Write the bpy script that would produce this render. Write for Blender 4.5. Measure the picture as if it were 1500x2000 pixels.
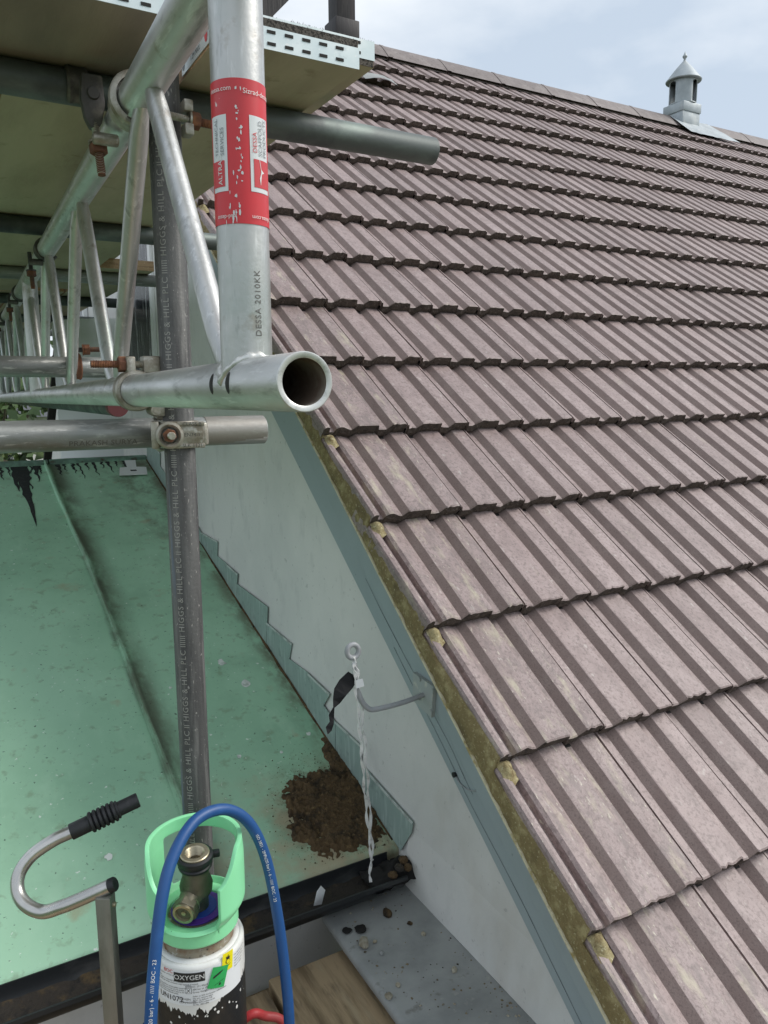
import bpy, bmesh, math, random
from math import sin, cos, pi, radians, sqrt, atan2
from mathutils import Vector, Matrix, noise
V = Vector
random.seed(7)
scene = bpy.context.scene
for o in list(bpy.data.objects): bpy.data.objects.remove(o)
col = scene.collection

# ------------------------------------------------------------------ camera
F = 1508.0                                   # focal length in pixels of the 1500 x 2000 photograph
CAM = V((-0.8926, -0.7909, 0.8552))
RIGHT, DOWN, FWD = V((0.8682, -0.4962, -0.0052)), V((-0.0837, -0.1362, -0.9871)), V((0.4891, 0.8575, -0.1598))
cd = bpy.data.cameras.new('camera'); cam = bpy.data.objects.new('camera', cd); col.objects.link(cam)
cd.sensor_fit = 'VERTICAL'; cd.sensor_height = 36.0; cd.lens = F/2000*36.0
cd.clip_start = 0.02; cd.clip_end = 2000
m = Matrix((RIGHT, -DOWN, -FWD)).transposed().to_4x4(); m.translation = CAM
cam.matrix_world = m; scene.camera = cam
# ------------------------------------------------------------------ world, sun, exposure
SUN_EL, SUN_AZ = radians(42), V((0.92, -0.39))
w = bpy.data.worlds.new('World'); scene.world = w; w.use_nodes = True
nt = w.node_tree; nt.nodes.clear()
N = nt.nodes.new; L = nt.links.new
out = N('ShaderNodeOutputWorld'); bg = N('ShaderNodeBackground'); sky = N('ShaderNodeTexSky')
sky.sky_type = 'NISHITA'; sky.sun_disc = False; sky.sun_elevation = SUN_EL
sky.sun_rotation = atan2(SUN_AZ.x, SUN_AZ.y); sky.air_density = 1.0; sky.dust_density = 1.5
tc = N('ShaderNodeTexCoord'); mp = N('ShaderNodeMapping'); mp.inputs['Scale'].default_value = (1.6, 1.6, 3.6)
nz = N('ShaderNodeTexNoise'); nz.inputs['Scale'].default_value = 1.7; nz.inputs['Detail'].default_value = 6; nz.inputs['Roughness'].default_value = .52
rp = N('ShaderNodeValToRGB'); rp.color_ramp.elements[0].position = .38; rp.color_ramp.elements[0].color = (5.5, 6.4, 7.5, 1)
rp.color_ramp.elements[1].position = .64; rp.color_ramp.elements[1].color = (8.9, 9.35, 9.8, 1)
mx = N('ShaderNodeMix'); mx.data_type = 'RGBA'; mx.inputs['Factor'].default_value = .88
L(tc.outputs['Generated'], mp.inputs['Vector']); L(mp.outputs['Vector'], nz.inputs['Vector']); L(nz.outputs['Fac'], rp.inputs['Fac'])
L(sky.outputs['Color'], mx.inputs['A']); L(rp.outputs['Color'], mx.inputs['B']); L(mx.outputs['Result'], bg.inputs['Color'])
bg.inputs['Strength'].default_value = 0.07; L(bg.outputs['Background'], out.inputs['Surface'])
sd = bpy.data.lights.new('sun', 'SUN'); sd.energy = 1.5; sd.angle = radians(25); sd.color = (1, .96, .9)
sun = bpy.data.objects.new('sun', sd); col.objects.link(sun)
sdir = V((SUN_AZ.x*cos(SUN_EL), SUN_AZ.y*cos(SUN_EL), sin(SUN_EL)))
sun.rotation_euler = (-sdir).to_track_quat('-Z', 'Y').to_euler(); sun.location = (3, -3, 8)
vs = scene.view_settings; vs.view_transform = 'Standard'; vs.look = 'None'; vs.gamma = 1; vs.exposure = 0.72; vs.use_curve_mapping = False

# ------------------------------------------------------------------ pixel helpers: a pixel gives a direction, a plane the distance
def ray(x, y): return RIGHT*((x-750)/F) + DOWN*((y-1000)/F) + FWD
def on_plane(x, y, n, p0):
    d = ray(x, y); return CAM + d*(n.dot(p0-CAM)/n.dot(d))
def on_x(x, y, X): return on_plane(x, y, V((1,0,0)), V((X,0,0)))
def on_y(x, y, Y): return on_plane(x, y, V((0,1,0)), V((0,Y,0)))
def on_z(x, y, Z): return on_plane(x, y, V((0,0,1)), V((0,0,Z)))
def at_depth(x, y, d): return CAM + ray(x, y)*d
def project(P):
    q = V(P)-CAM; z = q.dot(FWD); return 750+F*q.dot(RIGHT)/z, 1000+F*q.dot(DOWN)/z, z

# ------------------------------------------------------------------ materials
MATS = {}
def mat(name, base, rough=.6, metal=0., layers=(), bump=None, spec=.5, rnd=0., rough_var=0.):
    """base colour plus layers (colour, scale, lo, hi, stretch, seed[, amount]) mixed by noise; bump (scale, strength)"""
    mt = bpy.data.materials.new(name); mt.use_nodes = True; t = mt.node_tree; t.nodes.clear(); N = t.nodes.new; L = t.links.new
    o = N('ShaderNodeOutputMaterial'); b = N('ShaderNodeBsdfPrincipled'); L(b.outputs[0], o.inputs[0])
    b.inputs['Roughness'].default_value = rough; b.inputs['Metallic'].default_value = metal; b.inputs['Specular IOR Level'].default_value = spec
    tc = N('ShaderNodeTexCoord'); vec = tc.outputs['Object']
    if rnd:
        oi = N('ShaderNodeObjectInfo'); ml = N('ShaderNodeVectorMath'); ml.operation = 'SCALE'; cx = N('ShaderNodeCombineXYZ')
        for k in 'XYZ': L(oi.outputs['Random'], cx.inputs[k])
        L(cx.outputs[0], ml.inputs[0]); ml.inputs['Scale'].default_value = 37.0
        ad = N('ShaderNodeVectorMath'); L(vec, ad.inputs[0]); L(ml.outputs[0], ad.inputs[1]); vec = ad.outputs[0]
    rgb = N('ShaderNodeRGB'); rgb.outputs[0].default_value = (*base, 1); cur = rgb.outputs[0]
    def nodenoise(scale, stretch=(1,1,1), seed=0, detail=6, rough_=.6):
        mp = N('ShaderNodeMapping'); mp.inputs['Scale'].default_value = stretch; mp.inputs['Location'].default_value = (seed*3.1, seed*1.7, seed*.9)
        L(vec, mp.inputs['Vector']); n = N('ShaderNodeTexNoise'); n.inputs['Scale'].default_value = scale; n.inputs['Detail'].default_value = detail; n.inputs['Roughness'].default_value = rough_
        L(mp.outputs[0], n.inputs['Vector']); return n.outputs['Fac']
    for ly in layers:
        c, sc, lo, hi, st, seed = ly[:6]; amt = ly[6] if len(ly) > 6 else 1
        f = nodenoise(sc, st, seed); mr = N('ShaderNodeMapRange'); mr.inputs['From Min'].default_value = lo; mr.inputs['From Max'].default_value = hi; mr.inputs['To Max'].default_value = amt
        L(f, mr.inputs['Value']); mxn = N('ShaderNodeMix'); mxn.data_type = 'RGBA'; L(mr.outputs[0], mxn.inputs['Factor']); L(cur, mxn.inputs['A']); mxn.inputs['B'].default_value = (*c, 1); cur = mxn.outputs['Result']
    if rnd:
        hs = N('ShaderNodeHueSaturation'); mr = N('ShaderNodeMapRange'); mr.inputs['To Min'].default_value = 1-rnd; mr.inputs['To Max'].default_value = 1+rnd
        L(oi.outputs['Random'], mr.inputs['Value']); L(mr.outputs[0], hs.inputs['Value']); L(cur, hs.inputs['Color']); cur = hs.outputs[0]
    L(cur, b.inputs['Base Color'])
    if rough_var:
        mr = N('ShaderNodeMapRange'); mr.inputs['To Min'].default_value = max(.05, rough-rough_var); mr.inputs['To Max'].default_value = min(1, rough+rough_var)
        L(nodenoise(18, (1,1,1), 9), mr.inputs['Value']); L(mr.outputs[0], b.inputs['Roughness'])
    if bump:
        bn = N('ShaderNodeBump'); bn.inputs['Strength'].default_value = bump[1]; bn.inputs['Distance'].default_value = bump[2] if len(bump) > 2 else .002
        L(nodenoise(bump[0], bump[3] if len(bump) > 3 else (1,1,1), 4), bn.inputs['Height']); L(bn.outputs[0], b.inputs['Normal'])
    MATS[name] = mt; mt['nodes'] = 1
    return mt
I3 = (1,1,1)
TL = [((.385,.302,.288), 9, .38, .66, (1,.45,1), 1, .8), ((.225,.168,.158), 30, .46, .64, (1,.6,1), 11, .6), ((.150,.112,.104), 140, .50, .63, (1,.8,1), 2, .62), ((.13,.10,.095), 380, .56, .66, I3, 8, .5), ((.52,.47,.43), 60, .63, .70, (1,.5,1), 3, .55), ((.42,.375,.27), 12, .64, .76, (1.5,.6,1), 5, .35)]
mat('tile', (.308,.232,.220), .52, layers=TL, bump=(300, .35, .0014), rnd=.08, rough_var=.12)
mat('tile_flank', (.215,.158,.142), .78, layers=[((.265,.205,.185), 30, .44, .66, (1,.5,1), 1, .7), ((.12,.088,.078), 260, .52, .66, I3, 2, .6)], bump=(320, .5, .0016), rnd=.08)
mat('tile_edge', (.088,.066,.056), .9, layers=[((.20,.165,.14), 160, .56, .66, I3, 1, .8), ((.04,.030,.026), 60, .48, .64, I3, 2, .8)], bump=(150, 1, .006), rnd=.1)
mat('verge_tile', (.308,.232,.220), .5, layers=TL+[((.20,.16,.15), 70, .5, .66, (1,.25,1), 9, .7), ((.56,.51,.36), 22, .56, .70, (1.5,.45,1), 6, .55), ((.62,.58,.46), 210, .63, .70, (1,.25,1), 7, .75)], bump=(260, .5, .002), rnd=.06, rough_var=.12)
mat('mortar', (.215,.165,.072), .9, layers=[((.35,.295,.145), 40, .48, .66, I3, 1), ((.10,.075,.035), 20, .54, .68, (1,.6,.6), 2, .7), ((.50,.45,.27), 170, .58, .68, I3, 3, .7)], bump=(90, .9, .006))
mat('lichen', (.34,.285,.15), .95, layers=[((.20,.15,.07), 70, .46, .63, I3, 1), ((.52,.47,.30), 150, .56, .66, I3, 2)], bump=(120, .9, .005))
mat('undercloak', (.62,.57,.40), .9, layers=[((.35,.28,.12), 40, .5, .65, I3, 1)])
mat('barge', (.34,.40,.415), .55, layers=[((.27,.325,.34), 5, .45, .7, (1,.4,.4), 1, .7), ((.13,.15,.15), 42, .68, .74, I3, 2, .6)], bump=(60, .15, .002))
mat('crack', (.05,.055,.055), .9)
mat('render', (.735,.725,.69), .85, layers=[((.60,.605,.58), 1.8, .42, .68, I3, 1, .85), ((.47,.43,.36), 2.6, .58, .72, (1,1,.5), 2, .4), ((.38,.37,.35), 55, .645, .69, I3, 3, .5), ((.52,.52,.50), 11, .56, .68, (1,1,.6), 5, .4)], bump=(130, .22, .002))
mat('copper', (.315,.555,.375), .55, layers=[((.40,.66,.465), 1.9, .40, .62, (1,.6,1), 1, .85), ((.235,.42,.285), 4.5, .52, .72, I3, 2, .5), ((.43,.67,.48), 13, .56, .70, (1,.4,1), 11, .45), ((.22,.31,.19), 24, .58, .67, I3, 3, .5), ((.40,.31,.18), 6.5, .63, .72, I3, 4, .5), ((.03,.05,.04), 80, .655, .69, I3, 5, .75), ((.78,.84,.78), 60, .67, .69, I3, 6, .85)], bump=(7, .25, .006), rough_var=.12)
mat('copper_dark', (.12,.20,.155), .6, layers=[((.22,.38,.29), 14, .45, .65, I3, 1), ((.08,.06,.035), 20, .58, .7, I3, 2)])
mat('flash', (.29,.385,.35), .5, layers=[((.50,.60,.56), 11, .52, .70, (6,6,.6), 1, .8), ((.17,.22,.20), 30, .56, .7, I3, 2, .6)], bump=(20, .2, .003))
mat('flash_edge', (.52,.58,.54), .55, layers=[((.25,.28,.26), 30, .48, .62, I3, 1, .8)])
mat('dropping', (.70,.74,.70), .8, layers=[((.45,.50,.45), 60, .48, .62, I3, 1)])
mat('bitumen', (.012,.014,.015), .6, layers=[((.04,.045,.045), 60, .5, .7, I3, 1)])
mat('gutter', (.018,.02,.022), .42, layers=[((.10,.10,.095), 14, .56, .74, (.4,1,1), 1, .6)], bump=(30, .2, .002))
mat('muck', (.115,.073,.034), 1, layers=[((.035,.025,.014), 26, .48, .64, I3, 1), ((.22,.145,.065), 75, .58, .7, I3, 2), ((.25,.15,.05), 240, .66, .72, I3, 3)], bump=(160, 1, .008))
mat('silt', (.03,.024,.018), .8, layers=[((.09,.06,.025), 18, .55, .68, I3, 1), ((.012,.011,.010), 40, .5, .64, I3, 2)], bump=(120, .8, .005))
mat('lead', (.335,.345,.335), .6, layers=[((.24,.25,.245), 7, .42, .66, I3, 1), ((.13,.12,.10), 26, .62, .72, I3, 2, .6), ((.42,.41,.37), 34, .62, .72, I3, 3, .6)], bump=(25, .25, .003))
mat('ply', (.40,.295,.175), .8, layers=[((.19,.135,.075), 5, .45, .65, (6,.6,1), 1), ((.10,.075,.05), 14, .56, .7, (2.5,.5,1), 2, .75), ((.42,.34,.22), 9, .56, .72, (5,.6,1), 3, .6)], bump=(40, .3, .003, (8,.8,1)))
mat('deck_ply', (.46,.40,.275), .75, layers=[((.35,.30,.20), 3.2, .42, .66, (3,.7,1), 1), ((.22,.18,.10), 18, .62, .72, (1,1,1), 2, .6), ((.42,.40,.25), 30, .5, .7, (9,.5,1), 3, .5)], bump=(60, .15, .002, (8,.6,1)))
mat('deck_ply_brown', (.30,.24,.18), .75, layers=[((.20,.16,.125), 3.2, .42, .66, (3,.7,1), 1), ((.26,.21,.16), 30, .5, .7, (9,.5,1), 3, .5)], bump=(60, .15, .002, (8,.6,1)))
mat('ply_edge', (.45,.30,.17), .8, layers=[((.25,.15,.08), 60, .45, .65, (.2,.2,4), 1), ((.55,.42,.28), 160, .55, .7, (1,1,1), 2)])
mat('grip_mesh', (.12,.105,.09), .95, layers=[((.03,.026,.022), 260, .48, .56, (1,1,1), 1), ((.30,.26,.21), 420, .6, .68, (1,1,1), 2)], bump=(380, 1, .003))
mat('zinc_band', (.62,.70,.70), .42, .55, layers=[((.75,.80,.79), 12, .45, .66, I3, 1), ((.40,.44,.45), 55, .6, .72, I3, 2, .6), ((.78,.80,.78), 100, .62, .7, I3, 3)], rough_var=.15)
mat('slot', (.03,.028,.025), .9)
mat('alu', (.53,.53,.515), .40, .7, layers=[((.65,.65,.635), 8, .42, .62, (1,1,.3), 1), ((.38,.385,.37), 12, .48, .68, (1,1,.4), 2, .6), ((.20,.20,.19), 55, .585, .68, (1,1,.22), 3, .5), ((.76,.76,.745), 130, .57, .66, (1,1,.12), 8, .6), ((.30,.38,.325), 5, .54, .70, I3, 4, .45), ((.28,.23,.17), 22, .62, .70, I3, 10, .5)], bump=(160, .22, .0014), rough_var=.16)
mat('alu_h', (.53,.53,.515), .40, .7, layers=[((.65,.65,.635), 8, .42, .62, (1,.3,1), 1), ((.38,.385,.37), 12, .48, .68, (1,.4,1), 2, .6), ((.20,.20,.19), 55, .585, .68, (1,.22,1), 3, .5), ((.76,.76,.745), 130, .57, .66, (1,.12,1), 8, .6), ((.30,.38,.325), 5, .54, .70, I3, 4, .45), ((.28,.23,.17), 22, .62, .70, I3, 10, .5)], bump=(160, .22, .0014), rough_var=.16)
mat('alu_cut', (.68,.68,.65), .42, .6, layers=[((.45,.45,.42), 120, .5, .7, I3, 1)])
mat('steel_dark', (.080,.079,.077), .58, .25, layers=[((.14,.14,.135), 16, .42, .62, (1,1,.12), 1, .85), ((.035,.035,.036), 30, .50, .66, (1,1,.10), 9, .8), ((.27,.265,.25), 75, .53, .68, (1,1,.05), 2, .5), ((.10,.17,.28), 34, .62, .70, (1,1,.04), 3, .6), ((.46,.44,.41), 260, .625, .68, (1,1,.4), 6, .6), ((.45,.20,.19), 30, .665, .72, (1,1,.05), 4, .5)], bump=(220, .45, .0018), rough_var=.15)
mat('steel_galv', (.28,.29,.28), .48, .5, layers=[((.44,.455,.44), 26, .46, .62, (.12,1,1), 1, .85), ((.15,.155,.15), 14, .48, .66, (.25,1,1), 2, .85), ((.62,.62,.60), 130, .57, .66, (.2,1,1), 3, .7), ((.20,.16,.11), 20, .60, .70, (.4,1,1), 7, .5)], bump=(150, .35, .0014), rough_var=.15)
mat('steel_end', (.36,.34,.31), .5, .5, layers=[((.46,.45,.42), 140, .52, .70, (.3,1,1), 1, .7), ((.36,.17,.08), 16, .58, .7, (.3,1,1), 2, .7)], bump=(130, .3, .0012))
mat('pipe_dark', (.11,.125,.12), .55, .45, layers=[((.19,.23,.21), 14, .48, .68, (.4,1,1), 1), ((.05,.055,.06), 8, .5, .7, I3, 2)], bump=(130, .2, .0012))
mat('coupler', (.42,.40,.345), .45, .6, layers=[((.25,.22,.17), 28, .45, .62, I3, 1), ((.60,.59,.54), 70, .56, .68, I3, 2, .7)], bump=(160, .45, .002), rough_var=.15)
mat('coupler_dark', (.10,.095,.09), .55, .5, layers=[((.19,.175,.15), 40, .5, .68, I3, 1)], bump=(160, .4, .002))
mat('rust', (.17,.075,.045), .8, .2, layers=[((.30,.13,.06), 70, .48, .66, I3, 1), ((.09,.05,.04), 40, .5, .68, I3, 2)], bump=(240, .6, .002))
mat('bolt', (.50,.48,.42), .4, .7, layers=[((.30,.25,.18), 60, .5, .68, I3, 1)])
mat('pipe_inner', (.16,.115,.085), .85, layers=[((.25,.22,.18), 40, .45, .66, I3, 1), ((.09,.055,.035), 25, .5, .66, I3, 2)])
mat('sticker_red', (.68,.035,.045), .35, layers=[((.60,.05,.06), 12, .45, .7, I3, 1), ((.80,.80,.78), 75, .655, .675, (1,1,.45), 7)], rough_var=.1)
mat('sticker_white', (.74,.76,.77), .4, layers=[((.60,.63,.64), 30, .5, .72, I3, 1)])
mat('ink_grey', (.26,.28,.30), .5); mat('ink_black', (.022,.022,.024), .5); mat('ink_red', (.62,.05,.06), .45); mat('ink_white', (.8,.8,.78), .5)
mat('stamp_mid', (.17,.165,.155), .55, .4); mat('red_cap', (.14,.035,.04), .6); mat('stamp', (.36,.35,.325), .5, .2); mat('stamp_dark', (.10,.10,.095), .6, .3); mat('stamp_pale', (.52,.52,.50), .45, .5)
mat('cyl_black', (.017,.017,.018), .38, layers=[((.095,.045,.03), 11, .60, .66, I3, 1, .9), ((.05,.04,.032), 26, .54, .68, (1,1,.5), 2, .8), ((.75,.74,.70), 70, .74, .75, I3, 3)], bump=(60, .3, .002), rough_var=.15)
mat('cyl_white', (.76,.755,.725), .35, layers=[((.60,.58,.53), 9, .52, .72, I3, 1, .6), ((.05,.05,.05), 120, .735, .745, I3, 2)], bump=(40, .12, .0015))
mat('cyl_label', (.80,.815,.83), .35); mat('hazard_green', (.035,.42,.115), .4); mat('hazard_yellow', (.90,.78,.015), .4)
mat('neck', (.32,.28,.21), .8, .2, layers=[((.20,.10,.045), 22, .48, .64, I3, 1), ((.55,.54,.5), 80, .56, .66, I3, 2), ((.05,.045,.04), 120, .62, .7, I3, 3)], bump=(120, .6, .002))
mat('guard', (.30,.80,.43), .38, layers=[((.26,.72,.37), 9, .45, .7, I3, 1), ((.36,.55,.12), 16, .68, .78, (1,1,.3), 2, .6), ((.03,.05,.035), 90, .72, .75, I3, 3, .8)], spec=.45)
mat('bronze', (.15,.135,.095), .5, .5, layers=[((.21,.19,.14), 30, .5, .7, I3, 1), ((.08,.07,.05), 45, .5, .7, I3, 2)], bump=(150, .3, .0015))
mat('brass', (.50,.44,.31), .35, .8, layers=[((.32,.25,.15), 60, .5, .7, I3, 1)])
mat('rubber', (.014,.015,.017), .5, layers=[((.05,.05,.052), 45, .6, .74, I3, 1, .6)]); mat('disc_purple', (.10,.03,.30), .5); mat('disc_blue', (.02,.06,.34), .5)
mat('hose_blue', (.014,.075,.235), .45, layers=[((.022,.10,.29), 20, .5, .7, I3, 1), ((.35,.42,.52), 130, .70, .74, I3, 2, .6)], bump=(180, .2, .001))
mat('hose_red', (.50,.035,.04), .5, layers=[((.42,.06,.06), 20, .5, .7, I3, 1)])
mat('chrome', (.50,.485,.46), .28, .9, layers=[((.62,.61,.58), 12, .45, .66, I3, 1), ((.16,.13,.11), 70, .68, .73, I3, 2, .8)], bump=(120, .1, .001), rough_var=.1)
mat('raw_steel', (.27,.26,.235), .45, .7, layers=[((.36,.35,.32), 10, .45, .66, (1,1,.3), 1), ((.17,.16,.14), 18, .52, .7, (1,1,.3), 2)], rough_var=.1)
mat('bracket', (.36,.37,.385), .5, layers=[((.27,.28,.29), 24, .5, .7, I3, 1)]); mat('plate', (.36,.39,.38), .55, layers=[((.50,.50,.44), 50, .58, .68, I3, 1)])
mat('cord', (.80,.80,.79), .45, layers=[((.45,.45,.45), 60, .5, .7, I3, 1)])
mat('tape', (.006,.006,.007), .55, spec=.25); mat('tag', (.86,.87,.88), .45)
mat('pebble', (.42,.39,.31), .9, layers=[((.28,.24,.17), 50, .45, .65, I3, 1)], rnd=.25, bump=(90, .6, .004)); mat('crumbs', (.20,.16,.10), .95, layers=[((.42,.38,.30), 25, .5, .6, I3, 1), ((.05,.04,.03), 17, .5, .6, I3, 2)]); mat('mud', (.012,.011,.010), .9)
mat('ridge', (.20,.165,.155), .6, layers=[((.28,.24,.225), 10, .45, .68, I3, 1), ((.11,.09,.08), 40, .58, .7, I3, 2)], rnd=.07, bump=(150, .3, .003))
mat('deck', (.03,.027,.025), .95)
mat('vent_lead', (.42,.46,.48), .5, .25, layers=[((.31,.345,.36), 6, .42, .66, I3, 1), ((.52,.54,.53), 14, .56, .7, (1,1,.5), 2)], bump=(10, .2, .01))
mat('dark_timber', (.030,.026,.027), .6, layers=[((.06,.052,.05), 12, .5, .7, (3,3,.4), 1)], bump=(30, .4, .004, (4,4,.4)))
mat('orange', (.42,.15,.05), .6, layers=[((.25,.10,.05), 30, .5, .7, I3, 1)]); mat('blue_wrap', (.05,.20,.42), .45, layers=[((.55,.65,.72), 60, .58, .66, (1,1,2), 1)])
mat('glass_dark', (.022,.023,.025), .25, spec=.15, layers=[((.50,.51,.51), 9, .54, .62, (1,4,.45), 1, .8), ((.02,.02,.022), 22, .50, .60, (1,3,.5), 2, .8)]); mat('white_paint', (.78,.79,.78), .5)  # glass_dark: pale and dark streaks are reflections painted into the pane colour
mat('grass', (.075,.12,.03), .9, layers=[((.04,.07,.02), .6, .45, .6, I3, 1), ((.14,.15,.06), 2, .55, .7, I3, 2)])
mat('leaf_a', (.085,.135,.025), .65, rnd=.1, layers=[((.17,.20,.04), 1.3, .45, .65, I3, 1)]); mat('leaf_b', (.045,.085,.022), .65, layers=[((.08,.12,.03), 1.1, .45, .65, I3, 1)])
mat('bark', (.10,.08,.06), .9); mat('brick', (.33,.28,.25), .85, layers=[((.25,.22,.2), 4, .45, .65, I3, 1)])
mat('slate', (.10,.105,.115), .6)

# ------------------------------------------------------------------ objects
ORG = {}
def reg(o, parent):
    col.objects.link(o)
    if parent is not None: o.parent = parent
def thing(name, label, cat, loc=(0,0,0), group=None):
    o = bpy.data.objects.new(name, None); o.empty_display_size = .02; col.objects.link(o); o.location = loc; ORG[o.name] = V(loc)
    o['label'] = label; o['category'] = cat
    if group: o['group'] = group
    return o
def tag(o, label, cat, group=None):
    o['label'] = label; o['category'] = cat
    if group: o['group'] = group
    return o
class MB:
    def __init__(s): s.v = []; s.f = []; s.m = []; s.mi = 0
    def add(s, vs, fs):
        b = len(s.v); s.v += [V(p) for p in vs]; s.f += [tuple(i+b for i in f) for f in fs]; s.m += [s.mi]*len(fs); return s
    def box(s, lo, hi):
        x0,y0,z0 = lo; x1,y1,z1 = hi
        return s.add([(x0,y0,z0),(x1,y0,z0),(x1,y1,z0),(x0,y1,z0),(x0,y0,z1),(x1,y0,z1),(x1,y1,z1),(x0,y1,z1)],
                     [(3,2,1,0),(4,5,6,7),(0,1,5,4),(1,2,6,5),(2,3,7,6),(3,0,4,7)])
    def obox(s, c, ax, ay, az):            # oriented box, half-axis vectors
        c,ax,ay,az = V(c),V(ax),V(ay),V(az)
        vs = [c+ax*i+ay*j+az*k for k in (-1,1) for i,j in ((-1,-1),(1,-1),(1,1),(-1,1))]
        return s.add(vs, [(3,2,1,0),(4,5,6,7),(0,1,5,4),(1,2,6,5),(2,3,7,6),(3,0,4,7)])
    def prism(s, poly, off):               # polygon (3-D points, one plane) extruded by off
        n = len(poly); off = V(off); a = [V(p) for p in poly]; b = [p+off for p in a]
        return s.add(a+b, [tuple(range(n))[::-1], tuple(range(n, 2*n))] + [(i,(i+1)%n,(i+1)%n+n,i+n) for i in range(n)])
    def grid(s, pts, nu, nv, closed=False):  # pts[v*nu+u]
        fs = []
        for j in range(nv-1):
            for i in range(nu if closed else nu-1):
                a = j*nu+i; b = j*nu+(i+1)%nu; fs.append((a,b,b+nu,a+nu))
        return s.add(pts, fs)
    def tube(s, path, r, seg=16, caps=True, radii=None):
        path = [V(p) for p in path]; n = len(path); pts = []; up = None
        for i,p in enumerate(path):
            t = (path[min(i+1,n-1)]-path[max(i-1,0)]).normalized()
            if up is None:
                up = t.cross(V((0,0,1)));  up = t.cross(V((1,0,0))) if up.length < .1 else up
            up = (up - t*up.dot(t)).normalized(); sd = t.cross(up); rr = radii[i] if radii else r
            pts += [p + up*(cos(2*pi*k/seg)*rr) + sd*(sin(2*pi*k/seg)*rr) for k in range(seg)]
        s.grid(pts, seg, n, True)
        if caps:
            b = len(s.v)-seg*n; s.f += [tuple(b+k for k in range(seg))[::-1], tuple(b+(n-1)*seg+k for k in range(seg))]; s.m += [s.mi]*2
        return s
    def pipe(s, p0, p1, r=.02415, wall=.004, seg=32, inner=.35):   # hollow tube with open ends
        p0,p1 = V(p0),V(p1); a = (p1-p0).normalized(); u = a.orthogonal().normalized(); v = a.cross(u)
        ring = lambda p, q: [p + u*(cos(2*pi*k/seg)*q) + v*(sin(2*pi*k/seg)*q) for k in range(seg)]
        Ln = (p1-p0).length; ins = min(inner, Ln*.45)
        rows = [ring(p0+a*ins, r-wall), ring(p0+a*.001, r-wall), ring(p0, r-wall*.75), ring(p0, r-.0008), ring(p0+a*.001, r), ring(p1-a*.001, r), ring(p1, r-.0008), ring(p1, r-wall*.75), ring(p1-a*.001, r-wall), ring(p1-a*ins, r-wall)]
        f0 = len(s.m); s.grid([p for rw in rows for p in rw], seg, len(rows), True)
        for q in list(range(seg))+list(range(8*seg, 9*seg)): s.m[f0+q] = 1
        for q in list(range(seg, 4*seg))+list(range(5*seg, 8*seg)): s.m[f0+q] = 2
        b = len(s.v)-seg*len(rows); s.f += [tuple(b+k for k in range(seg))[::-1], tuple(b+9*seg+k for k in range(seg))]; s.m += [1]*2
        return s
    def lathe(s, prof, c, a=(0,0,1), seg=32, close=False):      # prof [(r, h)] about axis a through c
        c,a = V(c),V(a).normalized(); u = a.orthogonal().normalized(); v = a.cross(u)
        s.grid([c + a*h + u*(cos(2*pi*k/seg)*r) + v*(sin(2*pi*k/seg)*r) for r,h in prof for k in range(seg)], seg, len(prof), True)
        return s
    def build(s, name, material, parent=None, smooth=True, angle=40, bevel=0, recalc=True):
        o_ = V((0,0,0)); p = parent
        while p is not None: o_ += p.location; p = p.parent
        me = bpy.data.meshes.new(name); me.from_pydata([tuple(q-o_) for q in s.v], [], s.f)
        ms = material if isinstance(material, (list, tuple)) else [material]
        for k in ms: me.materials.append(MATS[k])
        me.polygons.foreach_set('material_index', s.m)
        if recalc or bevel:
            bm = bmesh.new(); bm.from_mesh(me)
            if bevel:
                bmesh.ops.remove_doubles(bm, verts=bm.verts, dist=1e-6)
                bmesh.ops.bevel(bm, geom=list(bm.edges), offset=bevel, segments=2, affect='EDGES', profile=.5, clamp_overlap=True)
            bmesh.ops.recalc_face_normals(bm, faces=bm.faces); bm.to_mesh(me); bm.free()
        if smooth:
            me.shade_smooth() if hasattr(me, 'shade_smooth') else None
            me.set_sharp_from_angle(angle=radians(angle))
        ob = bpy.data.objects.new(name, me); reg(ob, parent); return ob
def structure(o): o['kind'] = 'structure'; return o
def spline(pts, n=8):                       # Catmull-Rom through points
    P = [V(p) for p in pts]; P = [P[0]*2-P[1]] + P + [P[-1]*2-P[-2]]; outp = []
    for i in range(1, len(P)-2):
        for k in range(n):
            t = k/n; a,b,c,d = P[i-1:i+3]
            outp.append(.5*((2*b) + (c-a)*t + (2*a-5*b+4*c-d)*t*t + (3*b-a-3*c+d)*t*t*t))
    outp.append(P[-2]); return outp
_txt = {}
def text_geo(body, size, align='CENTER', space=1.0):
    cu = bpy.data.curves.new('lettering', 'FONT'); cu.body = body; cu.size = size; cu.align_x = align; cu.align_y = 'CENTER'; cu.resolution_u = 3; cu.space_character = space
    ob = bpy.data.objects.new('lettering', cu); me = bpy.data.meshes.new_from_object(ob)
    vs = [v.co.copy() for v in me.vertices]; fs = [tuple(p.vertices) for p in me.polygons]
    bpy.data.objects.remove(ob); bpy.data.meshes.remove(me); bpy.data.curves.remove(cu); return vs, fs
def wrap_along(mb, geo, A, a, r, face, side, x0=0, y0=0):   # text runs along the axis, its top towards -side... face = outward direction at text centre
    vs, fs = geo; a = V(a).normalized(); face = V(face); face = (face - a*face.dot(a)).normalized(); e2 = face.cross(a)*side
    mb.add([V(A) + a*(p.x+x0) + (face*cos((p.y+y0)/r) + e2*sin((p.y+y0)/r))*r for p in vs], fs)
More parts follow.
